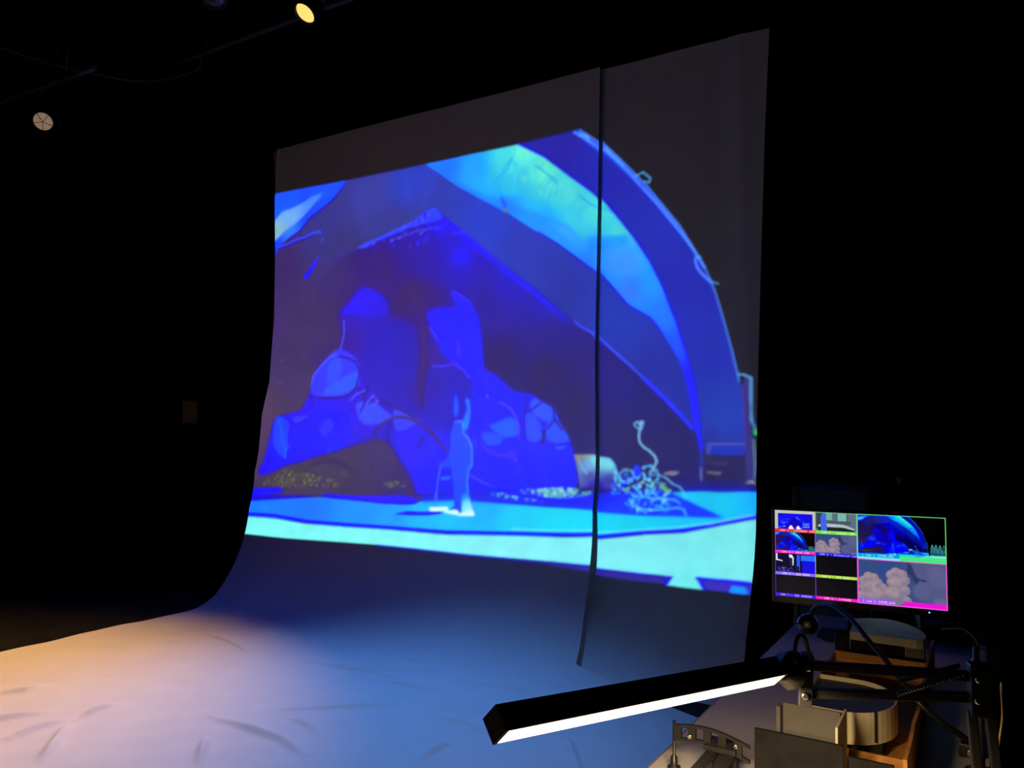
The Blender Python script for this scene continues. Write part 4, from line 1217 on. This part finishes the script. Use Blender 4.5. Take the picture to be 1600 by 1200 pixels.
sm = bpy.data.materials.new('lit_screen')
sm.use_nodes = True
nt = sm.node_tree
bs = nt.nodes['Principled BSDF']
bs.inputs['Base Color'].default_value = (0.01, 0.01, 0.012, 1)
bs.inputs['Roughness'].default_value = 0.3
ti = nt.nodes.new('ShaderNodeTexImage')
ti.image = screen_img
sm.cycles.emission_sampling = 'NONE'
nt.links.new(ti.outputs['Color'], bs.inputs['Emission Color'])
bs.inputs['Emission Strength'].default_value = 1.0
me = bpy.data.meshes.new('screen')
me.from_pydata([tuple(MP(x, y, 0.0) - mon.location) for x, y in ((-hw, -hh), (hw, -hh), (hw, hh), (-hw, hh))], [], [(0, 1, 2, 3)])
uvl = me.uv_layers.new(name='UVMap')
for k, uvc in enumerate(((0, 0), (1, 0), (1, 1), (0, 1))):
    uvl.data[k].uv = uvc
me.materials.append(sm)
so = bpy.data.objects.new('screen', me)
COL.objects.link(so)
so.parent = mon
tag(so, 'glowing screen divided into ten camera views')

# ---- LED bar lamp on its scissor arm
BL, BR = Vector((-0.012, 0.866, 1.090)), Vector((0.412, 1.203, 1.058))
la = (BR - BL).normalized()
lh = Vector((-la.y, la.x, 0)).normalized() * -1        # horizontal, across the bar, towards the viewer
lu = la.cross(lh)
if lu.z < 0:
    lu = -lu
lamp = thing('bar_lamp', 'black LED bar lamp glowing warm white, held out on a scissor arm', 'lamp', (0.70, 1.14, TZ))
k_ = 0.0215


def sec(c, f, u):
    return c + lh * k_ * f + lu * k_ * u


hs = MB()
prof = [(0, 1), (1.0, 0.0), (0.93, -0.07), (0.0, 0.82), (-0.93, -0.07), (-1.0, 0.0)]
hs.prism([sec(BL + la * 0.004, f, u) for f, u in prof], BR - BL - la * 0.008)
hs.build('housing', M['bar_housing'], lamp)
for c, dx in ((BL, 1), (BR, -1)):
    MB().prism([sec(c, f, u) for f, u in ((0, 1), (1, 0), (0, -1), (-1, 0))], la * 0.005 * dx).build('end_cap', M['bar_housing'], lamp)
df = MB()
df.prism([sec(BL + la * 0.006, f, u) for f, u in ((0.90, -0.08), (0.06, -0.94), (-0.06, -0.94), (-0.90, -0.08), (0.0, 0.7))], BR - BL - la * 0.012)
tag(df.build('diffuser', M['led'], lamp), 'glowing warm white diffuser')
sl_ = bpy.data.lights.new('bar_lamp_light', 'AREA')
sl_.shape = 'RECTANGLE'
sl_.size = 0.52
sl_.size_y = 0.024
sl_.energy = STRIP_POWER
sl_.color = (1.0, 0.70, 0.34)
slo = bpy.data.objects.new('bar_lamp_light', sl_)
COL.objects.link(slo)
slo.matrix_world = Matrix.Translation((BL + BR) / 2 - lu * (k_ + 0.002)) @ Matrix((la, -lh, lu) if la.cross(-lh).dot(lu) > 0 else (la, lh, lu)).transposed().to_4x4()
J = BR + la * 0.035 + UP * -0.004
MB().lathe([(0.012, -0.032), (0.016, -0.02), (0.030, 0.0), (0.030, 0.018), (0.022, 0.026)], J, la, 8).build('swivel_joint', M['black_metal'], lamp)
P1, P2 = Vector((0.467, 1.222, 1.062)), Vector((0.687, 1.152, 1.070))
Q1, Q2 = Vector((0.463, 1.222, 1.020)), Vector((0.686, 1.152, 1.040))
ad = (P2 - P1).normalized()
an_ = Vector((ad.y, -ad.x, 0)).normalized()
MB().bar(P1 + UP * 0.017, Q1 - UP * 0.017, 0.020, 0.030, ad, 0.002).build('joint_plate', M['black_metal'], lamp)
MB().bar(P1, P2, 0.014, 0.014, an_, 0.002).build('upper_arm', M['black_metal'], lamp)
MB().bar(Q1, Q2, 0.014, 0.014, an_, 0.002).build('lower_arm', M['black_metal'], lamp)
for a, b in (((0.579, 1.168, 1.037), (0.662, 1.135, 1.079)), ((0.594, 1.188, 1.050), (0.669, 1.160, 1.083))):
    a, b = Vector(a), Vector(b)
    coil = []
    d = (b - a).normalized()
    s1 = d.cross(UP).normalized()
    s2 = d.cross(s1)
    for i in range(221):
        f = i / 220
        ang = f * 22 * 2 * math.pi
        coil.append(a + (b - a) * f + (s1 * math.cos(ang) + s2 * math.sin(ang)) * 0.0034)
    MB().tube(coil, 0.0009, 5).build('spring', M['black_metal'], lamp)
    MB().tube([a, b], 0.0032, 8).build('spring_rod', M['black_metal'], lamp)
for c in (P1, Q1, P2, Q2):
    b = MB().lathe([(0.006, 0), (0.006, 0.004), (0.0035, 0.006)], c - an_ * 0.0 + an_ * 0.014 * (1 if an_.y < 0 else -1), an_ if an_.y < 0 else -an_, 12)
    tag(b.build('pivot_bolt', M['steel'], lamp), 'bright pivot bolt')
EL = Vector((0.690, 1.146, 1.052))
MB().bar(EL + UP * 0.038, EL - UP * 0.036, 0.030, 0.028, ad, 0.003).build('elbow_plate', M['black_metal'], lamp)
for dx in (-0.012, 0.012):
    MB().bar(EL + ad * dx - UP * 0.03, Vector((0.700, 1.135, TZ + 0.05)) + ad * dx, 0.013, 0.013, ad, 0.002).build('post_arm', M['black_metal'], lamp)
MB().box((0.700, 1.135, TZ + 0.03), ad * 0.024, an_ * 0.024, UP * 0.0298, 0.003).build('clamp', M['black_metal'], lamp)
MB().tube(smooth_path([(0.441, 1.2, 1.070), (0.441, 1.2, 1.095), (0.445, 1.2, 1.109), (0.451, 1.2, 1.112), (0.457, 1.2, 1.105), (0.463, 1.205, 1.088), (0.468, 1.21, 1.070)]), 0.0032, 8).build('cable_loop', M['matt_black'], lamp)
tag(MB().tube(smooth_path([(0.725, 1.15, 1.062), (0.748, 1.19, 1.045), (0.755, 1.2, 0.997), (0.748, 1.2, 0.95), (0.735, 1.19, 0.86), (0.72, 1.165, 0.77)]), 0.0016, 6).build('power_cable', M['paper'], lamp), 'thin pale power cable')

# ---- ball-headed gooseneck
gn = thing('gooseneck_camera', 'black ball-headed camera on a bent gooseneck clamped to the desk', 'camera', (1.0, 1.70, TZ))
bc = Vector((0.825, 2.15, 0.914))
MB().ball(bc, 0.0285).build('ball_head', M['plastic'], gn)
fd = (Vector((0, 0.3, 1.3)) - bc).normalized()
ln = MB().lathe([(0.012, 0.024), (0.012, 0.030), (0.008, 0.031)], bc, fd, 18).build('lens_ring', M['black_metal'], gn)
MB().lathe([(0.006, 0.030), (0.004, 0.033), (0.001, 0.0335)], bc, fd, 14).build('lens_glass', M['silver'], ln)
MB().tube(smooth_path([(0.832, 2.15, 0.934), (0.839, 2.14, 0.961), (0.846, 2.1, 0.980), (0.851, 2.04, 0.987), (0.857, 1.95, 0.973), (0.857, 1.86, 0.946), (0.865, 1.79, 0.917), (0.882, 1.70, 0.864), (0.926, 1.68, 0.822), (0.985, 1.70, 0.785), (1.0, 1.70, 0.76)]),
          0.0062, 10).build('gooseneck', M['black_metal'], gn)
MB().box((1.0, 1.70, TZ + 0.014), SU * 0.022, NT * 0.03, UP * 0.014, 0.003).build('clamp', M['black_metal'], gn)
tag(MB().lathe([(0.010, 0), (0.010, 0.012), (0.006, 0.016)], Vector((1.0, 1.70, TZ + 0.015)) + NT * 0.028, NT, 14).build('clamp_screw', M['steel'], gn), 'steel clamp screw')

# ---- cardboard box with two rounded stage models
cb_ = thing('cardboard_box', 'long open brown cardboard box with ragged torn rims on the desk', 'box', W(-1.09, 3.1, TZ))


def ragged(u, t0, t1, zb, zt, thick, seed, jag):
    r = random.Random(seed)
    n = 14
    ptsb, ptst = [], []
    out = MB()
    ts = [t0 + (t1 - t0) * i / n for i in range(n + 1)]
    zs = [zt + r.uniform(-jag, jag) for _ in ts]
    us = [u + r.uniform(-jag, jag) * 0.6 for _ in ts]
    for i in range(n):
        out.hexa([W(u, ts[i], zb), W(u, ts[i + 1], zb), W(u + thick, ts[i + 1], zb), W(u + thick, ts[i], zb),
                  W(us[i], ts[i], zs[i]), W(us[i + 1], ts[i + 1], zs[i + 1]), W(us[i + 1] + thick, ts[i + 1], zs[i + 1]), W(us[i] + thick, ts[i], zs[i])])
    return out


MB().slab(-1.2150, -0.985, 2.56, 3.475, TZ + 0.001, TZ + 0.005).build('bottom', M['card'], cb_)
ragged(-1.2205, 2.54, 3.60, TZ + 0.001, 0.83, 0.007, 3, 0.004).build('side_wall', M['card'], cb_)
ragged(-0.990, 2.86, 3.47, TZ + 0.001, 0.826, 0.005, 5, 0.002).build('side_wall', M['card'], cb_)
fw = MB().slab(-1.2150, -0.988, 2.856, 2.861, TZ + 0.003, 0.832).build('cross_wall', M['card'], cb_)
MB().slab(-1.19, -1.00, 2.8605, 2.866, TZ + 0.05, 0.818).build('inner_flap', M['card'], cb_)
MB().hexa([W(-1.215, 3.468, TZ + 0.003), W(-0.99, 3.468, TZ + 0.003), W(-0.99, 3.473, TZ + 0.003), W(-1.215, 3.473, TZ + 0.003),
           W(-1.215, 3.468, 0.785), W(-0.99, 3.468, 0.785), W(-0.99, 3.473, 0.785), W(-1.215, 3.473, 0.785)]).build('end_wall', M['card'], cb_)


def dshape(outline, z0, z1, wall, name, label, top_mat, wall_mat, inset):
    c = W(sum(p[0] for p in outline) / len(outline), sum(p[1] for p in outline) / len(outline), z0)
    root = thing(name, label, 'model', c)
    n = len(outline)
    P = [W(u, t, 0) for u, t in outline]
    ctr = Vector((c.x, c.y, 0))
    inn = [ctr + (p - ctr) * (1 - wall / (p - ctr).length) for p in P]
    rim = MB()
    tmp = bmesh.new()
    rings = [[tmp.verts.new(p + UP * z) for p in ring] for ring, z in ((P, z0), (P, z1), (inn, z1), (inn, z0))]
    for a in range(4):
        x, y = rings[a], rings[(a + 1) % 4]
        for k in range(n):
            tmp.faces.new([x[k], x[(k + 1) % n], y[(k + 1) % n], y[k]])
    rim._merge(tmp)
    rim.build('rim_wall', wall_mat, root)
    tp = MB()
    tp.prism([p + UP * (z1 - inset - 0.004) for p in inn], UP * 0.004)
    tp.build('top_plate', top_mat, root)
    return root


def arc(cx, cy, rx, ry, a0, a1, n):
    return [(cx + rx * math.cos(math.radians(a0 + (a1 - a0) * i / n)), cy + ry * math.sin(math.radians(a0 + (a1 - a0) * i / n))) for i in range(n + 1)]


near = [(-1.000, 3.445), (-1.000, 3.190)] + arc(-1.085, 3.316, 0.096, 0.131, 270, 90, 22)
mo = dshape(near, TZ + 0.035, 0.850, 0.004, 'round_stage_model', 'rounded cream cardboard model with a navy top inside the brown box', M['navy'], M['cream'], 0.010)
MB().slab(-1.150, -1.146, 3.408, 3.420, TZ + 0.04, 0.851).build('seam', M['black_board'], mo)
MB().slab(-1.16, -1.01, 3.22, 3.41, TZ + 0.0055, TZ + 0.035, 0.002).build('plinth', M['black_board'], mo)
far_ = [(-1.010, 2.726), (-0.998, 2.53)] + [(-1.03, 2.497), (-1.085, 2.473), (-1.12, 2.488), (-1.152, 2.519), (-1.178, 2.56), (-1.194, 2.60), (-1.203, 2.64), (-1.206, 2.68), (-1.200, 2.712), (-1.185, 2.726), (-1.10, 2.729)]
fo = dshape(far_, TZ + 0.0055, 0.860, 0.003, 'round_stage_model', 'rounded cardboard model with a shiny pale green top below the monitor', M['green'], M['cream'], 0.001)
MB().slab(-1.155, -1.012, 2.728, 2.732, 0.775, 0.838).build('dark_strip', M['black_board'], fo)
MB().slab(-1.196, -1.157, 2.7265, 2.730, 0.775, 0.836).build('grey_strip', M['grey_board'], fo)

def board(u0, u1, t0, t1, z0, z1, m, label, name='foam_board'):
    tag(MB().slab(u0, u1, t0, t1, z0, z1, 0.0006).build(name, m, origin=W((u0 + u1) / 2, (t0 + t1) / 2, z0)), label, 'board')


board(-1.115, -0.953, 3.628, 3.636, TZ, 0.845, M['black_board'], 'black foam board standing on edge in front of the grey one')
board(-1.090, -0.978, 3.487, 3.4925, TZ, 0.860, M['grey_board'], 'grey foam board standing on edge behind the black one')
board(-0.976, -0.968, 3.487, 3.512, TZ, 0.856, M['grey_board'], 'narrow grey strip of board at the end of the grey foam board')
board(-1.104, -1.0995, 3.500, 3.622, TZ, 0.872, M['cream'], 'pale card seen edge-on between the black boards')
board(-1.200, -1.124, 3.628, 3.636, TZ, 0.828, M['black_board'], 'small black board at the end of the brown box')

# ---- slider rig with a perforated bracket
rg = thing('slider_rig', 'black camera slider with a perforated bracket and screw foot at the desk edge', 'rig', W(-0.87, 3.72, TZ))
br = MB()
zb = 0.822
for i in range(10):
    f0, f1 = i / 10, (i + 1) / 10
    u0, u1 = -0.806 - 0.15 * f0, -0.806 - 0.15 * f1
    h0, h1 = 0.012 * math.sin(math.pi * f0) - 0.012 * f0, 0.012 * math.sin(math.pi * f1) - 0.012 * f1
    for zt, zl in ((0.016, 0.0105), (-0.0105, -0.016)):
        br.hexa([W(u0, 3.680, zb + h0 + zl), W(u1, 3.680, zb + h1 + zl), W(u1, 3.688, zb + h1 + zl), W(u0, 3.688, zb + h0 + zl),
                 W(u0, 3.680, zb + h0 + zt), W(u1, 3.680, zb + h1 + zt), W(u1, 3.688, zb + h1 + zt), W(u0, 3.688, zb + h0 + zt)])
    if i % 2 == 0:
        br.hexa([W(u0, 3.680, zb + h0 - 0.011), W(u1, 3.680, zb + h1 - 0.011), W(u1, 3.688, zb + h1 - 0.011), W(u0, 3.688, zb + h0 - 0.011),
                 W(u0, 3.680, zb + h0 + 0.011), W(u1, 3.680, zb + h1 + 0.011), W(u1, 3.688, zb + h1 + 0.011), W(u0, 3.688, zb + h0 + 0.011)])
br.build('perforated_bracket', M['matt_black'], rg)
for u in (-0.884, -0.918):
    MB().slab(u - 0.008, u + 0.008, 3.635, 4.0, 0.792, 0.808, 0.003).build('slider_rail', M['matt_black'], rg)
MB().slab(-0.932, -0.870, 3.640, 3.70, 0.806, 0.816, 0.002).build('carriage', M['matt_black'], rg)
MB().slab(-0.925, -0.877, 3.95, 3.99, TZ, 0.792, 0.002).build('rail_foot', M['matt_black'], rg)
MB().slab(-0.925, -0.877, 3.645, 3.665, TZ, 0.793, 0.002).build('rail_foot', M['matt_black'], rg)
MB().lathe([(0.013, 0.0), (0.013, 0.006), (0.007, 0.008), (0.007, 0.024), (0.0032, 0.028), (0.0032, 0.095)], W(-0.806, 3.684, TZ), UP, 16).build('screw_foot', M['black_metal'], rg)
for u in (-0.84, -0.93):
    tag(MB().lathe([(0.005, 0), (0.005, 0.004), (0.003, 0.005)], W(u, 3.688, zb), NT, 12).build('bolt', M['steel'], rg), 'bright steel bolt')

# ---- small things at the far end of the desk
cup = thing('black_cup', 'small black cup standing in front of the monitor foot', 'cup', W(-0.962, 2.515, TZ))
MB().lathe([(0.022, 0.0), (0.024, 0.004), (0.027, 0.060), (0.025, 0.060), (0.022, 0.006), (0.001, 0.005)], W(-0.962, 2.515, TZ), UP, 28, caps=False).build('cup_body', M['matt_black'], cup)
gb = thing('audio_box', 'low black control box with a silver top strip behind the monitor', 'box', W(-1.26, 2.12, TZ))
MB().slab(-1.345, -1.170, 2.03, 2.19, TZ, 0.797, 0.004).build('case', M['matt_black'], gb)
tag(MB().slab(-1.226, -1.174, 2.10, 2.135, 0.796, 0.801, 0.001).build('top_strip', M['silver'], gb), 'silver strip')
for k in range(4):
    MB().lathe([(0.007, 0), (0.006, 0.012), (0.001, 0.0125)], W(-1.25 - 0.024 * k, 2.12, 0.796), UP, 12).build('knob', M['plastic'], gb)
pc = MB().tube(smooth_path([W(-1.24, 2.19, 0.785), (1.344, 2.42, 0.846), (1.33, 2.3, 0.877), (1.239, 2.1, 0.91), (1.12, 1.87, 0.945), (0.985, 1.64, 0.985), (0.958, 1.60, 1.0)], 8), 0.002, 6)
tag(pc.build('signal_cable', M['paper'], origin=W(-1.24, 2.19, 0.785)), 'thin pale cable arching from the control box to the black plug', 'cable')
ph = thing('plug_stand', 'black clamp post with a brass-tipped plug at the desk edge', 'stand', W(-1.32, 3.27, TZ))
pb = Vector((0.962, 1.60, 0))
MB().tube([pb + UP * TZ, pb + UP * 0.95], 0.007, 10).build('post', M['black_metal'], ph)
MB().lathe([(0.03, 0), (0.03, 0.006), (0.01, 0.012)], pb + UP * TZ, UP, 20).build('foot', M['black_metal'], ph)
tag(MB().lathe([(0.008, 0.0), (0.008, 0.018), (0.0055, 0.022), (0.0055, 0.042), (0.003, 0.046)], pb + UP * 0.955 + Vector((-0.006, 0, 0)), UP, 14).build('plug', M['steel'], ph), 'bright metal plug')
MB().box(pb + Vector((0.022, 0.0, 0.975)), (0.013, 0, 0), (0, 0.012, 0), (0, 0, 0.028), 0.003).build('clip', M['black_metal'], ph)

# ---- dark cases behind the desk
rc = thing('road_case', 'dark road case on wheels behind the monitor, its teal put in for projector spill', 'case', W(-0.735, 0.95, 0))  # teal colour stands in for projector light spilling past the cloth
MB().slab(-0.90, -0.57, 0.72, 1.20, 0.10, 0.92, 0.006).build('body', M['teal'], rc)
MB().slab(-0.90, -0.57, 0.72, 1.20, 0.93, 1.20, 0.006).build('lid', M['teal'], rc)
for u in (-0.90, -0.57):
    for t in (0.72, 1.20):
        MB().slab(u - 0.012, u + 0.012, t - 0.012, t + 0.012, 0.10, 1.205, 0.003).build('corner_rail', M['black_metal'], rc)
        MB().lathe([(0.05, -0.016), (0.05, 0.016)], W(u * 0.8 - 0.147, t * 0.9 + 0.096, 0.05), SU, 18).build('wheel', M['matt_black'], rc)
for u in (-0.83, -0.65):
    MB().slab(u - 0.04, u + 0.04, 1.198, 1.21, 0.88, 0.97, 0.003).build('latch', M['steel'], rc)
